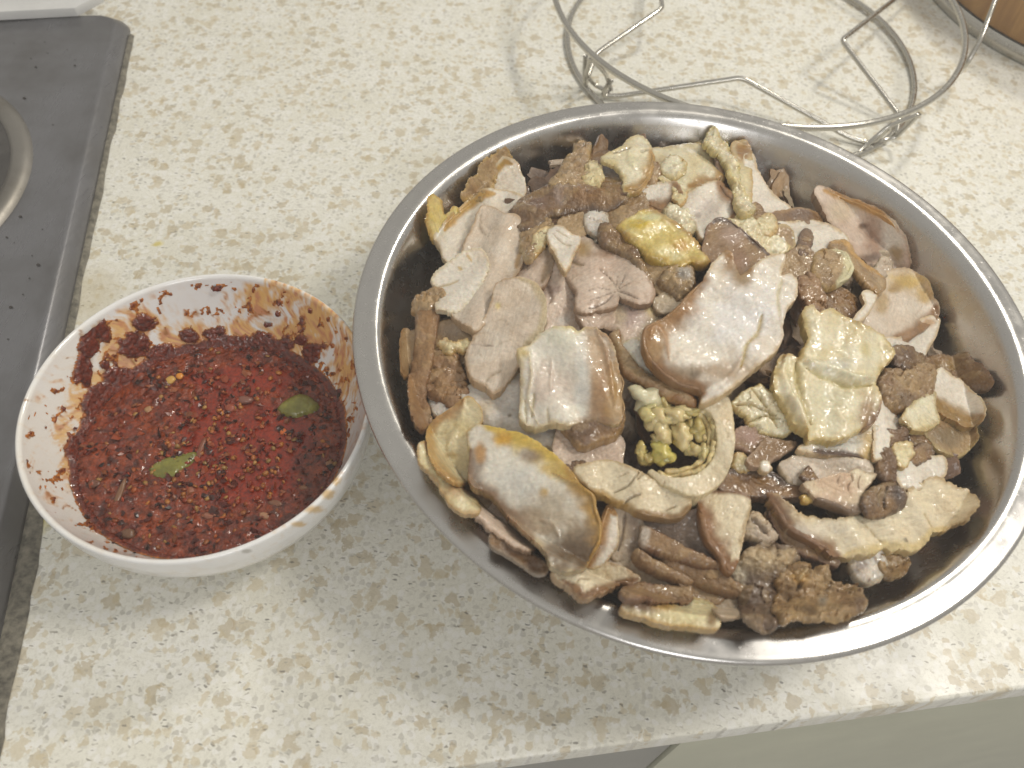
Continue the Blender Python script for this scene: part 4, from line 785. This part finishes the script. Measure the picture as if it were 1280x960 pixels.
S('fat_slice', 'very large wet yellow green fat sheet with folds at the right centre', 7.6, 'ygreen', '1003,390 1008,383 1015,381 1024,390 1031,387 1038,385 1050,392 1066,399 1080,406 1096,413 1106,422 1114,432 1119,443 1111,452 1102,463 1097,471 1095,480 1100,490 1102,502 1099,514 1094,526 1087,532 1079,535 1070,541 1060,546 1050,549 1038,551 1025,549 1012,551 1010,540 1000,534 991,529 986,520 982,511 975,500 969,488 966,478 967,468 970,457 974,447 980,441 988,440 998,445 1002,437 1010,424 1007,414 1005,404', th=.007, jag=1.3, wav=.0016, bump=.0006,
  line=[('1005,450 1022,456 1046,464 1068,474 1092,476', 5, '#d8d4b8', .0026), ('1008,458 1030,470 1060,482 1092,482', 3, '#b5a468', -.0014), ('982,446 978,465 984,490 998,515 1008,540', 7, None, .003), ('996,450 998,475 1004,500 1014,530', 4, '#b3a062', -.0018), ('1072,404 1100,425 1114,440', 5, None, .0014), ('1090,480 1086,505 1080,530', 4, None, .0012)], spot=[(1085, 515, 12, 26, '#9c7a56', .75), (1092, 528, 8, 12, '#7d5f42', .7), (1045, 458, 30, 8, '#d3cfc0', .8), (1035, 505, 30, 22, '#cfc7a8', .6), (1080, 440, 8, 10, '#bfae6c', .6)], rim=[(18, 22, '#8d6c48', 5, .5), (38, 44, '#a58a4e', 5)])
S('meat_slice', 'upright white slice right of the big yellow green fat with a saw edge', 4.6, 'white', '1094,528 1098,512 1101,503 1110,505 1118,509 1127,519 1133,530 1134,540 1122,541 1111,543 1108,558 1103,570 1096,570 1096,540', jag=1.3, fib=80)
S('rind_scrap', 'brown textured scrap below the upright white slice', 5.0, 'dark', '1105,539 1120,538 1133,536 1133,546 1130,554 1117,555 1107,551', bump=.0012, dome=.002)
S('rind_scrap', 'reddish brown scrap right of the brown textured scrap', 3.8, 'brown', '1137,536 1148,536 1159,537 1168,548 1158,556 1146,555 1138,548', dome=.003, bump=.001)
S('fat_scrap', 'small yellow cube of fat among brown scraps at the right', 5.2, 'cream', '1119,557 1128,555 1138,556 1143,565 1137,573 1130,582 1123,578 1118,566', edge='#a5843f', dome=.002)
S('rind_scrap', 'brown twisted scrap right of the small yellow cube', 4.2, 'brown', '1137,568 1146,560 1158,557 1163,566 1155,573 1145,578 1138,574', dome=.003)
S('rind_strip', 'dark twisted rind strip dropping onto the pink lean slice', 5.6, 'dark', '1098,575 1104,561 1113,558 1119,566 1121,582 1120,598 1110,602 1101,594', dome=.003, bump=.0014, wet=.9)
S('meat_slice', 'cracked greyish slice behind the pink lean one at the lower right', 4.8, 'lean', '978,580 997,572 1026,573 1056,575 1084,577 1090,590 1076,600 1048,598 1020,604 1004,604 988,598', edge='#a5906c')
S('meat_slice', 'pink lean slice with vertical cracks and a brown base at the lower right', 6.6, 'breast', '1004,603 1027,598 1047,592 1060,590 1071,584 1084,588 1097,592 1090,603 1082,614 1082,634 1074,638 1062,639 1050,633 1037,628 1020,622', th=.009, spot=[(1045, 612, 40, 22, '#c9ac90', .85)], line=[('1064,590 1066,600 1060,607 1061,616', .9, '#7d6450', -.0008), ('1051,593 1047,600 1048,606', .8, '#7d6450', -.0006), ('1077,592 1073,603 1074,612', .8, '#8a7058', -.0006)], rim=[(9, 14, '#6d563f', 8, .8)], fib=80, edge='#8a7050')
S('meat_chunk', 'dark ridged knob at the right end of the pink lean slice', 7.2, 'dark', '1080,618 1086,610 1093,605 1105,600 1117,597 1125,602 1132,608 1137,620 1135,630 1128,636 1116,641 1105,645 1094,645 1085,642 1079,630', dome=.005, jag=1, spot=[(1098, 622, 10, 18, '#7d6448', .85), (1122, 618, 12, 18, '#4c413c', .8)], line=[('1103,608 1098,620 1100,634', 1.4, '#8f7a58', .001), ('1110,606 1106,622 1106,636', 1.2, '#3c2f26', -.0008)])
S('rind_scrap', 'small dark pyramid shaped scrap left of the pink lean slice', 6.4, 'dark', '1000,593 1006,586 1012,581 1018,588 1025,598 1012,601', dome=.003)
S('fat_scrap', 'tiny yellow crumb left of the broad cream slice', 6.0, 'yellow', '1002,620 1007,618 1013,620 1016,625 1010,627 1004,625', dome=.002)
S('meat_slice', 'round pale slice behind the broad cream slice at the right wall', 4.2, 'white', '1120,588 1132,578 1150,574 1176,573 1180,584 1178,592 1169,600 1152,608 1134,610', fib=20)
S('meat_slice', 'broad cream slice with crumbly yellow edge and brown skin at the lower right', 5.4, 'breast', '960,617 972,620 984,630 996,641 1020,648 1048,650 1066,646 1095,648 1114,640 1130,630 1136,612 1150,606 1168,598 1178,600 1188,606 1203,613 1217,620 1222,629 1217,637 1210,645 1196,652 1181,660 1165,664 1158,675 1150,683 1142,687 1132,685 1123,682 1114,686 1105,682 1094,688 1084,691 1070,692 1058,694 1046,694 1032,684 1008,671 986,657 973,638', th=.008, jag=2.3, rim=[(21, 33, '#cbb684', 8), (34, 39, '#7d5a38', 12, .8)], spot=[(1020, 662, 36, 9, '#d5cbb8', .7)], line=[('1075,650 1092,668 1106,682', 1.2, '#a58c58', -.0006), ('1155,640 1166,660', 1.2, '#a58c58', -.0006), ('1130,672 1134,678', 2.6, '#4f4632', .0006)], fib=15)
S('rind_strip', 'broad reddish brown skin flap below the left part of the broad cream slice', 4.2, 'red', '966,640 978,652 996,664 1018,676 1040,692 1046,704 1032,700 1014,692 994,684 978,668', jag=1, fib=30)
S('fat_scrap', 'translucent grey white scrap under the broad cream slice', 3.8, 'bluew', '1066,700 1082,694 1100,692 1106,706 1098,720 1084,726 1072,716', dome=.003, spot=[(1076, 708, 9, 9, '#7c6c62', .7)])
S('rind_scrap', 'glistening brown scrap right of the translucent grey scrap', 3.9, 'tan', '1104,696 1116,690 1130,688 1136,704 1128,714 1112,718 1104,710', dome=.003, bump=.0016, wet=1, edge='#7d6848')
S('meat_scrap', 'pale stringy fibres between the skin wedge and the broad cream slice', 4.8, 'grey', '932,667 936,653 940,642 950,643 962,657 970,668 962,676 950,674', fib=30, dome=.003, line=[('938,648 947,655 958,668', 3, '#6d5846', -.002)])
S('meat_chunk', 'dark purple lump with a pale woolly top at the bottom rim', 5.4, 'purple', '917,713 926,698 936,687 948,679 961,675 980,679 998,685 1001,696 990,706 976,716 975,738 972,752 976,764 979,772 972,783 960,787 948,783 938,776 930,766 927,746 922,728', dome=.006, bump=.0016, jag=1.4, spot=[(955, 697, 36, 18, '#b8a27e', .95), (925, 716, 10, 12, '#cbbfa6', .8)])
S('fat_scrap', 'knobbly golden gristle beside the dark purple lump at the bottom rim', 5.8, 'tan', '971,724 976,714 985,708 995,702 1005,699 1012,703 1020,709 1028,706 1036,706 1038,715 1039,724 1048,727 1056,728 1064,728 1072,730 1080,740 1087,751 1082,760 1073,765 1059,771 1042,773 1024,773 1006,773 991,773 982,778 974,766 966,756 970,746 976,736', dome=.007, bump=.0019, jag=1.6, line=[('993,742 1000,730', 2.4, '#4c3c28', -.002), ('1010,710 996,728', 3, '#c2ab80', .001), ('990,760 1020,764 1060,755', 3, '#7c6240', -.0014), ('1040,726 1030,745', 2, '#7c6240', -.0014)], spot=[(1026, 751, 7, 7, '#8d8578', .8), (1050, 745, 14, 14, '#8a6a4e', .7), (1075, 745, 8, 16, '#7d6250', .7), (1000, 722, 10, 10, '#b08a4a', .8)], edge='#8f7040')
S('meat_scrap', 'small grey scrap left of the dark purple lump at the bottom rim', 3.8, 'grey', '895,758 903,755 914,751 922,753 931,753 927,764 915,767 904,768', jag=1)

# ---- rolled tripe ring in the centre
tripe = S('tripe_roll', 'pale rolled tripe ring filled with crumbly yellow florets below the centre', 6.6, 'breast', '877,509 883,502 891,498 900,495 908,494 913,500 916,514 918,530 919,544 918,557 916,572 912,585 906,597 897,608 886,615 874,620 862,620 850,616 836,610 824,604 814,596 810,590 815,586 824,591 842,597 858,596 870,593 882,585 889,576 894,565 896,550 895,535 892,522 886,514', th=.016, jag=.5, fib=90, edge='#c5b48a', ew=3, wet=.6, cat='tripe')
tl = Vector(tripe.location)
for lst, st_, th_, lay in (('874,512 884,514 890,524 893,538 893,552 890,566 885,577 876,586 864,590 848,593 834,594 822,590', 'ygreen', 1.7, 6.1), ('868,516 878,518 885,528 888,541 887,556 883,568 874,578 862,584 848,588 832,588', 'ygreen', 1.6, 5.6), ('866,520 875,525 881,536 881,550', 'cream', 1.5, 5.4)):
    L = cr(parse(lst), 3); L = L+1.0*np.c_[vn(L[:, 0]*.2, L[:, 1]*.2, 3), vn(L[:, 0]*.2, L[:, 1]*.2, 7)]
    Wp = hit(L, lambda x, y: pile(x, y)+lay*LSTEP); k = len(Wp); up = np.array([0, 0, 1.])
    V = []; F = []
    hw = th_*.00045
    for i in range(k):
        t = Wp[min(i+1, k-1)]-Wp[max(i-1, 0)]; s = np.cross(t, up); s /= np.linalg.norm(s); f = .0012*float(vn(np.array(i*.45), np.array(th_*3.), 11))+.0006*float(vn(np.array(i*1.1), np.array(th_*3.), 12)); s = s*(1+.5*float(vn(np.array(i*.3), np.array(th_*5.), 13)))
        for (a, z) in ((-1, -.012), (-1, f), (1, f+.0003), (1, -.012)): V.append(Wp[i]+s*hw*a+up*z)
    for i in range(k-1):
        for q_ in range(4): F.append((4*i+q_, 4*i+(q_+1) % 4, 4*i+4+(q_+1) % 4, 4*i+4+q_))
    F += [(0, 1, 2, 3), (4*k-1, 4*k-2, 4*k-3, 4*k-4)]
    me = mesh('inner_fold', np.array(V)-np.array(tl), F); bm2 = bmesh.new(); bm2.from_mesh(me); bmesh.ops.recalc_face_normals(bm2, faces=bm2.faces); bm2.to_mesh(me); bm2.free()
    cc = lin('#c6b27e')*(1+.2*np.random.default_rng(k).standard_normal(len(V)))[:, None]; setcol(me, np.c_[np.clip(cc, .05, .9), np.full(len(V), .7)])
    link('inner_fold', me, M_FAT, tripe)
for (px, py, rx, ry, lay, c) in ((805, 497, 13, 10, 5.6, '#d2cba8'), (816, 506, 8, 7, 5.8, '#cdbf84'), (828, 504, 6, 7, 5.2, '#c2b070'), (812, 522, 9, 8, 5.4, '#d0c284'), (824, 524, 12, 9, 5.6, '#d3c08a'), (840, 518, 11, 8, 5.8, '#d3c08a'), (852, 516, 9, 6, 6, '#d3c08a'), (864, 515, 8, 6, 6, '#bfae6c'), (826, 541, 10, 12, 5.0, '#d3c08a'), (822, 552, 6, 6, 4.6, '#bfae78'), (828, 566, 10, 9, 4.6, '#cbbd66'), (830, 572, 5, 4, 4.9, '#d2cb9a'), (852, 540, 9, 14, 5.2, '#d3c08a'), (857, 555, 5, 8, 4.8, '#bfae78'), (848, 548, 6, 7, 4.8, '#bfa650'), (866, 562, 7, 6, 4.8, '#c6b47c'), (878, 566, 6, 7, 5.2, '#c9ba80'), (873, 538, 7, 8, 5.4, '#b8a766'), (862, 530, 5, 8, 5.2, '#bfae70'), (801, 565, 6, 7, 4.2, '#c0ad68'), (809, 574, 7, 6, 4.0, '#b09b58'), (840, 530, 6, 5, 4.6, '#a88c44')):
    p = hit([(px, py)], lambda x, y: pile(x, y)+lay*LSTEP)[0]; s = .00043
    bm2 = bmesh.new(); bmesh.ops.create_icosphere(bm2, subdivisions=3, radius=1)
    sd = px*7+py
    for v in bm2.verts:
        c_ = np.array(v.co); k = 1.05+.45*float(vn(np.array(c_[0]*1.5+sd), np.array(c_[1]*1.5+c_[2]*1.3), 3))+.30*(1-2*abs(float(vn(np.array(c_[0]*2.6+sd), np.array(c_[1]*2.6+c_[2]*2), 5))))+.12*float(vn(np.array(c_[0]*7+sd), np.array(c_[1]*7+c_[2]*5), 6))
        v.co = Vector((c_[0]*rx*s*k, c_[1]*ry*s*1.1*k, c_[2]*min(rx, ry)*s*1.0*k))
    me = bpy.data.meshes.new('floret'); bm2.to_mesh(me); bm2.free(); me.shade_smooth()
    k = np.random.default_rng(sd).uniform(.85, 1.1, len(me.vertices))[:, None]; setcol(me, np.c_[lin(c)*k, np.full(len(me.vertices), .8)])
    link('floret', me, M_FAT, tripe, Vector(p)-tl)
# ------------------------------------------------------------------ white porcelain bowl of chilli sauce
KC = np.array([-.14643625, .19933308])
BI = [(0, .0075), (.030, .0082), (.046, .0135), (.058, .0235), (.0665, .0350), (.0725, .0480), (.0768, .0595), (.0782, .0640)]   # inside
BO = [(.0790, .0652), (.0800, .0654), (.0808, .0646), (.0809, .0620), (.0806, .0550), (.0785, .0440), (.0730, .0310), (.0625, .0190), (.0470, .0095), (.0370, .0078), (.0360, .0055), (.0357, .0), (.0325, .0), (.0322, .0040), (.0, .0045)]
bi_r = np.array([p[0] for p in BI]); bi_z = np.array([p[1] for p in BI])
def bowlz(r): return np.interp(r, bi_r, bi_z)
def pxm(Q, E):                                           # union of soft ellipses given in px
    k = np.zeros(len(Q))
    for (x, y, rx, ry) in E: k = np.maximum(k, 1-np.hypot((Q[:, 0]-x)/rx, (Q[:, 1]-y)/ry))
    return k
STAIN_E = [(330, 372, 75, 34), (395, 400, 55, 52), (372, 420, 70, 40), (150, 430, 62, 62), (175, 405, 40, 24), (432, 465, 22, 70), (125, 480, 40, 40), (240, 425, 60, 34), (78, 545, 20, 30), (88, 585, 22, 40), (300, 415, 60, 30), (443, 410, 14, 40), (100, 500, 26, 40)]
CLUMP_E = [(118, 412, 26, 22), (112, 432, 18, 18), (168, 430, 28, 20), (180, 402, 18, 14), (103, 465, 14, 26), (152, 472, 30, 16), (130, 455, 8, 7), (236, 420, 16, 11), (262, 416, 14, 9), (275, 412, 9, 7), (205, 445, 28, 22), (240, 445, 30, 20), (300, 430, 60, 16), (330, 424, 20, 14), (270, 360, 8, 6), (90, 562, 12, 26), (96, 590, 9, 22), (197, 435, 10, 8), (130, 490, 26, 16), (348, 392, 5, 6), (335, 405, 7, 5), (378, 425, 10, 8), (118, 505, 18, 24), (390, 440, 14, 16), (345, 432, 26, 12)]
prof = cr(np.array(BI), .0011); no = cr(np.array([BI[-1]]+BO), .0016)[1:]
full = np.r_[prof, no]; NA = 420
V, F = lathe([tuple(p) for p in full], NA); V = np.array(V)
world = V+np.array([KC[0], KC[1], 0]); Q = project(world); kin = np.tile(np.arange(len(full)) < len(prof)+2, NA)
Aw = np.arctan2(V[:, 1], V[:, 0])+.12*vn(V[:, 2]*130, V[:, 0]*60, 40); n1 = fbm(Aw*11, V[:, 2]*55, 41, 4); n2 = fbm(Aw*42, V[:, 2]*210+V[:, 0]*60, 43, 3)
e = pxm(Q, STAIN_E); k = sst(-.02, .5, .9*e+.55*n1+.55*n2-.12)*kin*(1-sst(.0610, .0634, V[:, 2])*(Q[:, 0] < 330))
oil = lin('#dea63a')*np.ones((len(V), 3)); dk = lin('#c0681e'); kd = sst(.25, .7, n2+.4*n1+.35*e)[:, None]; oil = oil*(1-kd)+dk*kd
C = np.ones((len(V), 3))*np.array([.80, .795, .785]); C = C*(1-.85*k[:, None])+oil*.85*k[:, None]
left_tint = sst(-.1, .5, pxm(Q, [(60, 560, 70, 110), (120, 470, 80, 80), (130, 640, 80, 70)])+.3*n1)*kin  # faint cream tint over the left inner wall
C = C*(1-.22*left_tint[:, None])+lin('#dccfb4')*.22*left_tint[:, None]
fl = sst(.56, .66, n2+.18*n1)*sst(.0, .3, pxm(Q, STAIN_E+[(60, 500, 40, 120), (110, 640, 50, 40)])+.15)*kin
C = C*(1-.85*fl[:, None])+lin('#8a5224')*.85*fl[:, None]
out = ~kin; Qo = Q
k2 = sst(0, .6, pxm(Q, [(374, 655, 13, 5), (392, 637, 18, 7), (410, 618, 12, 10), (420, 600, 8, 10)])+.3*n2); C = C*(1-.7*k2[:, None])+lin('#c79a34')*.7*k2[:, None]
k3 = sst(.1, .5, pxm(Q, [(308, 689, 8, 4)])+.2*n2)*out*(V[:, 2] > .03); C = C*(1-.6*k3[:, None])+lin('#8a8478')*.6*k3[:, None]
M, n, l, b = newmat('glazed_porcelain')
a = n.new('ShaderNodeAttribute'); a.attribute_name = 'Col'; l.new(a.outputs['Color'], b.inputs['Base Color']); b.inputs['Roughness'].default_value = .16; b.inputs['Coat Weight'].default_value = .3; b.inputs['Coat Roughness'].default_value = .05
me = mesh('porcelain_bowl', V, F); setcol(me, C)
bowl = link('porcelain_bowl', me, M, None, (KC[0], KC[1], 0)); tag(bowl, 'white porcelain bowl stained with chilli oil beside the steel basin', 'bowl')

# chilli sauce
def slevel(x, y): return .0325-.075*(y-.0)-.012*(x)     # bowl-local
M_SAUCE, n, l, b = newmat('chilli_sauce')
a = n.new('ShaderNodeAttribute'); a.attribute_name = 'Col'; g = n.new('ShaderNodeTexCoord')
nz = noise(n, l, g.outputs['Object'], 620, 4, .65); n2_ = noise(n, l, g.outputs['Object'], 210, 3, .6)
l.new(mixc(n, l, 1.0, a.outputs['Color'], mapr(n, l, nz.outputs[0], .3, .7, .55, 1.5), 'MULTIPLY'), b.inputs['Base Color'])
b.inputs['Coat Weight'].default_value = .6; b.inputs['Coat Roughness'].default_value = .06
gl = noise(n, l, g.outputs['Object'], 330, 1.5, .5); bc_ = n.new('ShaderNodeBump'); bc_.inputs['Strength'].default_value = .5; bc_.inputs['Distance'].default_value = .0012; l.new(gl.outputs[0], bc_.inputs['Height']); l.new(bc_.outputs[0], b.inputs['Coat Normal'])
l.new(mathn(n, l, 'SUBTRACT', .40, mathn(n, l, 'MULTIPLY', a.outputs['Alpha'], .28)), b.inputs['Roughness'])
b.inputs['Specular IOR Level'].default_value = .35
bp = n.new('ShaderNodeBump'); bp.inputs['Strength'].default_value = .9; bp.inputs['Distance'].default_value = .0011
l.new(mathn(n, l, 'ADD', nz.outputs[0], n2_.outputs[0]), bp.inputs['Height'])
inv = mathn(n, l, 'SUBTRACT', 1.0, mathn(n, l, 'MULTIPLY', a.outputs['Alpha'], .6)); l.new(inv, bp.inputs['Strength']); l.new(bp.outputs[0], b.inputs['Normal'])
sauce = empty('chilli_sauce', (KC[0], KC[1], 0)); tag(sauce, 'oily dark red chilli sauce with seeds filling the white bowl', 'sauce')
gs = .00055; g = np.arange(-.074, .074, gs); gx, gy = np.meshgrid(g, g); X = gx.ravel(); Y = gy.ravel()
X = X+.00015*np.random.default_rng(1).standard_normal(len(X)); Y = Y+.00015*np.random.default_rng(2).standard_normal(len(Y))
mx, my = X*1000, Y*1000
def lumps(mx, my): 
    a = fbm(mx*.10, my*.10, 61, 3); c = fbm(mx*.33, my*.33, 63, 3); return .0016*a+.0015*np.maximum(c, -.2)
Zl = slevel(X, Y)
Wd = np.c_[X+KC[0], Y+KC[1], Zl]; Qs = project(Wd)
pool = sst(.0, .55, pxm(Qs, [(300, 560, 95, 52), (350, 545, 70, 50), (255, 520, 60, 36), (310, 600, 80, 40), (300, 475, 110, 26)])+.35*fbm(mx*.08, my*.08, 71, 3))
Z = Zl+lumps(mx, my)*(1-.75*pool)-.0006*pool
rad = np.hypot(X, Y); wz = bowlz(rad)
ok = (Z > wz-.0008) & (rad < .0765)
Z = np.maximum(Z, wz+.0001)
c1 = lin('#642005'); c2 = lin('#86370a'); c3 = lin('#842204'); c4 = lin('#2c0d05')
t = np.clip(.5+1.0*fbm(mx*.22, my*.22, 73, 3), 0, 1)[:, None]; Cs = c1*(1-t)+c2*t
t = sst(.15, .5, fbm(mx*.3, my*.3, 75, 3))[:, None]; Cs = Cs*(1-.7*t)+c4*.7*t
Cs = Cs*(1-.75*pool[:, None])+c3*.75*pool[:, None]
idx = -np.ones(len(X), int); idx[ok] = np.arange(ok.sum()); n_ = len(g)
q = np.arange(n_*n_).reshape(n_, n_); q = np.stack([q[:-1, :-1], q[:-1, 1:], q[1:, 1:], q[1:, :-1]], -1).reshape(-1, 4); q = idx[q]; q = q[(q >= 0).all(1)]
me = mesh('sauce_surface', np.c_[X, Y, Z][ok], q.tolist()); setcol(me, np.c_[Cs, .45+.55*pool][ok])
link('sauce_surface', me, M_SAUCE, sauce)
# thick sauce clinging to the wall
pi_ = cr(np.array(BI), .0006); pi_ = pi_[(pi_[:, 1] > .015)]; NA = 760; k = len(pi_)
an = 2*np.pi*np.arange(NA)/NA
R = np.tile(pi_[:, 0], NA); Zw = np.tile(pi_[:, 1], NA); A = np.repeat(an, k)
Xw = R*np.cos(A); Yw = R*np.sin(A); Qw = project(np.c_[Xw+KC[0], Yw+KC[1], Zw])
e = pxm(Qw, CLUMP_E); nn = fbm(Qw[:, 0]*.09, Qw[:, 1]*.09, 81, 4); nf = fbm(Qw[:, 0]*.3, Qw[:, 1]*.3, 83, 3)
above = Zw-slevel(Xw, Yw); rimk = sst(.0075, -.001, above+.0035*nn)*1.0
f = np.maximum(e*1.3+.5*nn+.2*nf-.10, rimk-.45+.35*nn); f = np.where(Zw > .0625, -1, f); 
f = np.maximum(f, .75*sst(.62, .74, nf+.2*nn)*(pxm(Qw, STAIN_E) > .2)-.3)
T = .0019*sst(.05, .5, f)+.0006*nf*(f > .1)
dzr = np.gradient(np.tile(pi_[:, 1], 1))/np.maximum(np.hypot(np.gradient(pi_[:, 0]), np.gradient(pi_[:, 1])), 1e-9); drr = np.gradient(pi_[:, 0])/np.maximum(np.hypot(np.gradient(pi_[:, 0]), np.gradient(pi_[:, 1])), 1e-9)
nr = np.tile(-dzr, NA); nz_ = np.tile(drr, NA); T = np.maximum(T, .00012)
Vw = np.c_[(R+nr*T)*np.cos(A), (R+nr*T)*np.sin(A), Zw+nz_*T]; keep = f > .06
q = np.arange(NA*k).reshape(NA, k); q2 = np.roll(q, -1, 0); fq = np.stack([q[:, :-1], q2[:, :-1], q2[:, 1:], q[:, 1:]], -1).reshape(-1, 4); fq = fq[keep[fq].sum(1) >= 3]
used = np.unique(fq); re = -np.ones(NA*k, int); re[used] = np.arange(len(used))
t = np.clip(.5+.9*nf, 0, 1)[:, None]; Cw = lin('#4c1406')*(1-t)+lin('#702608')*t; th_ = sst(.25, .06, f)[:, None]; Cw = Cw*(1-.75*th_)+lin('#cf8434')*.75*th_
me = mesh('wall_smear', Vw[used], re[fq].tolist()); setcol(me, np.c_[Cw, np.full(len(Cw), .55)][used]); link('wall_smear', me, M_SAUCE, sauce)
def sz(x, y):
    z = slevel(x, y); mx, my = np.array(x*1000.), np.array(y*1000.)
    return float(np.maximum(z+.6*lumps(mx, my), bowlz(np.hypot(x, y))))
# seeds and flakes
rs = random.Random(5)
M_SEED, n, l, b = newmat('chilli_bits'); a = n.new('ShaderNodeAttribute'); a.attribute_name = 'Col'; l.new(a.outputs['Color'], b.inputs['Base Color']); b.inputs['Roughness'].default_value = .28; b.inputs['Subsurface Weight'].default_value = .15; b.inputs['Subsurface Scale'].default_value = .002
bm0 = bmesh.new(); bmesh.ops.create_icosphere(bm0, subdivisions=1, radius=1); iv = np.array([v.co[:] for v in bm0.verts]); if_ = [tuple(v.index for v in f.verts) for f in bm0.faces]; bm0.free()
def rotm(rs, tilt=.5):
    a = rs.uniform(0, 6.283); b_ = rs.gauss(0, tilt); c_ = rs.gauss(0, tilt)
    return np.array(Matrix.Rotation(a, 3, 'Z') @ Matrix.Rotation(b_, 3, 'X') @ Matrix.Rotation(c_, 3, 'Y'))
V = []; F = []; C = []
for i in range(330):
    while True:
        r = .068*math.sqrt(rs.random()); a_ = rs.uniform(0, 6.283); x, y = r*math.cos(a_), r*math.sin(a_)
        if bowlz(r) < slevel(x, y)+.003 and float(fbm(np.array(x*90.), np.array(y*90.), 95, 2)) > rs.uniform(-.4, .3): break
    if rs.random() < .45: x = x*.5+.008; y = y*.55-.012
    s = rs.uniform(.8, 1.35); D = np.array([.0015, .00115, .00045])*s
    W_ = (iv*D)@rotm(rs).T+[x, y, sz(x, y)+.0003]; b0 = len(V); V += W_.tolist(); F += [tuple(b0+k for k in f) for f in if_]
    c_ = lin(rs.choice(['#a8551f', '#b8742c', '#9c3c18', '#a86430', '#8a3416', '#b08444']))*rs.uniform(.55, .95); C += [c_]*len(iv)
me = mesh('chilli_seeds', V, F); setcol(me, C); o = link('chilli_seeds', me, M_SEED, sauce); o['kind'] = 'stuff'
V = []; F = []; C = []
for i in range(900):
    while True:
        r = .071*math.sqrt(rs.random()); a_ = rs.uniform(0, 6.283); x, y = r*math.cos(a_), r*math.sin(a_)
        if bowlz(r) < slevel(x, y)+.005 and float(fbm(np.array(x*150.), np.array(y*150.), 91, 2)) > rs.uniform(-.45, .35): break
    s = rs.choice([1, 1, 1, 1.5])*rs.uniform(.0008, .0022); m_ = rs.choice([5, 6, 7]); R_ = rotm(rs, .55); P_ = []
    for k in range(m_): an_ = 6.283*k/m_; rr = s*rs.uniform(.55, 1.2); P_.append((rr*math.cos(an_), .7*rr*math.sin(an_), rs.uniform(-.25, .25)*s))
    P_.append((0, 0, .3*s)); W_ = np.array(P_)@R_.T+[x, y, sz(x, y)+.0004]; b0 = len(V); V += W_.tolist(); F += [(b0+k, b0+(k+1) % m_, b0+m_) for k in range(m_)]
    c_ = lin(rs.choice(['#5a1a0a', '#6e2610', '#3c1408', '#7c3414', '#8a3c18', '#4c1608', '#2c1208', '#8a4c28']))*rs.uniform(.6, 1.15); C += [c_]*(m_+1)
me = mesh('chilli_flakes', V, F, False); setcol(me, C); o = link('chilli_flakes', me, M_SEED, sauce); o['kind'] = 'stuff'
# bits of garlic and onion that can be picked out
def skin_h(x, y):
    z = slevel(x-KC[0], y-KC[1]); return np.maximum(z, bowlz(np.hypot(x-KC[0], y-KC[1])))
GB = [(186, 512, 6, 4, '#a5805a'), (150, 617, 4, 15, '#7d5a40'), (160, 668, 9, 5, '#70503a'), (213, 475, 7, 5, '#c29a50'), (252, 560, 4, 14, '#7d4a34'), (118, 605, 8, 4, '#6d4634'), (380, 610, 6, 4, '#855a3c'), (345, 630, 9, 4, '#7d5540'), (412, 580, 5, 4, '#8c6444'), (225, 470, 5, 4, '#cf8a34'), (287, 510, 8, 5, '#8f4a34'), (262, 645, 9, 4, '#96604a'), (140, 560, 7, 5, '#84422e'), (355, 540, 5, 4, '#c2652c'), (306, 500, 10, 6, '#7c5244'), (330, 645, 8, 4, '#a57a5c')]
for (px, py, rx, ry, c) in GB:
    p = hit([(px, py)], skin_h)[0]; s = .00040; bm2 = bmesh.new(); bmesh.ops.create_icosphere(bm2, subdivisions=2, radius=1)
    for v in bm2.verts:
        c_ = np.array(v.co); k = 1+.3*float(vn(np.array(c_[0]*2+px), np.array(c_[1]*2+c_[2]), 3)); v.co = Vector((c_[0]*rx*s*k, c_[1]*ry*s*1.2*k, c_[2]*min(rx, ry)*s*.7*k))
    me = bpy.data.meshes.new('garlic_bit'); bm2.to_mesh(me); bm2.free(); me.shade_smooth(); setcol(me, np.ones((len(me.vertices), 3))*lin(c)); link('garlic_bit', me, M_SEED, sauce, Vector(p)-Vector(sauce.location)+Vector((0, 0, .0001)))
# two green pepper pieces lying in the sauce
M_GREEN = mat_simple('green_pepper', (.19, .18, .03), .22, .5, .35, 130, .25, .1, .3)
def pepper(label, pts, lay):
    o = S('green_pepper_piece', label, 0, 'ygreen', pts, H=skin_h, off=lay, dome=.0042, th=.003, jag=.35, group='green pepper pieces in the chilli sauce', cat='pepper piece', mat=M_GREEN, edge='#5d6a1c', wav=.0004, round_=.001, crump=0)
pepper('glossy green pepper piece in the sauce near the right side of the bowl', '345,509 352,501 363,494 376,490 388,494 399,504 394,512 382,517 364,519 352,516', .0022)
pepper('green pepper piece half sunk in the sauce at the centre left', '184,586 195,576 210,569 228,565 245,563 248,570 238,581 226,591 214,598 203,600 191,595', .0004)
# ------------------------------------------------------------------ haze volume added to lift the blacks, standing in for lens fog
M = bpy.data.materials.new('fog_veil'); M.use_nodes = True; n = M.node_tree.nodes; n.clear()
ou = n.new('ShaderNodeOutputMaterial'); pv = n.new('ShaderNodeVolumePrincipled'); M.node_tree.links.new(pv.outputs[0], ou.inputs['Volume'])
pv.inputs['Color'].default_value = (.95, .95, .95, 1); pv.inputs['Density'].default_value = .13; pv.inputs['Anisotropy'].default_value = 0
V, F = prism([(-2.4, -1.6), (2.6, -1.6), (2.6, 2.6), (-2.4, 2.6)], -1.72, .47)
tag(link('haze', mesh('haze', V, F, False), M), 'thin added haze standing in for a fogged lens', kind='stuff')
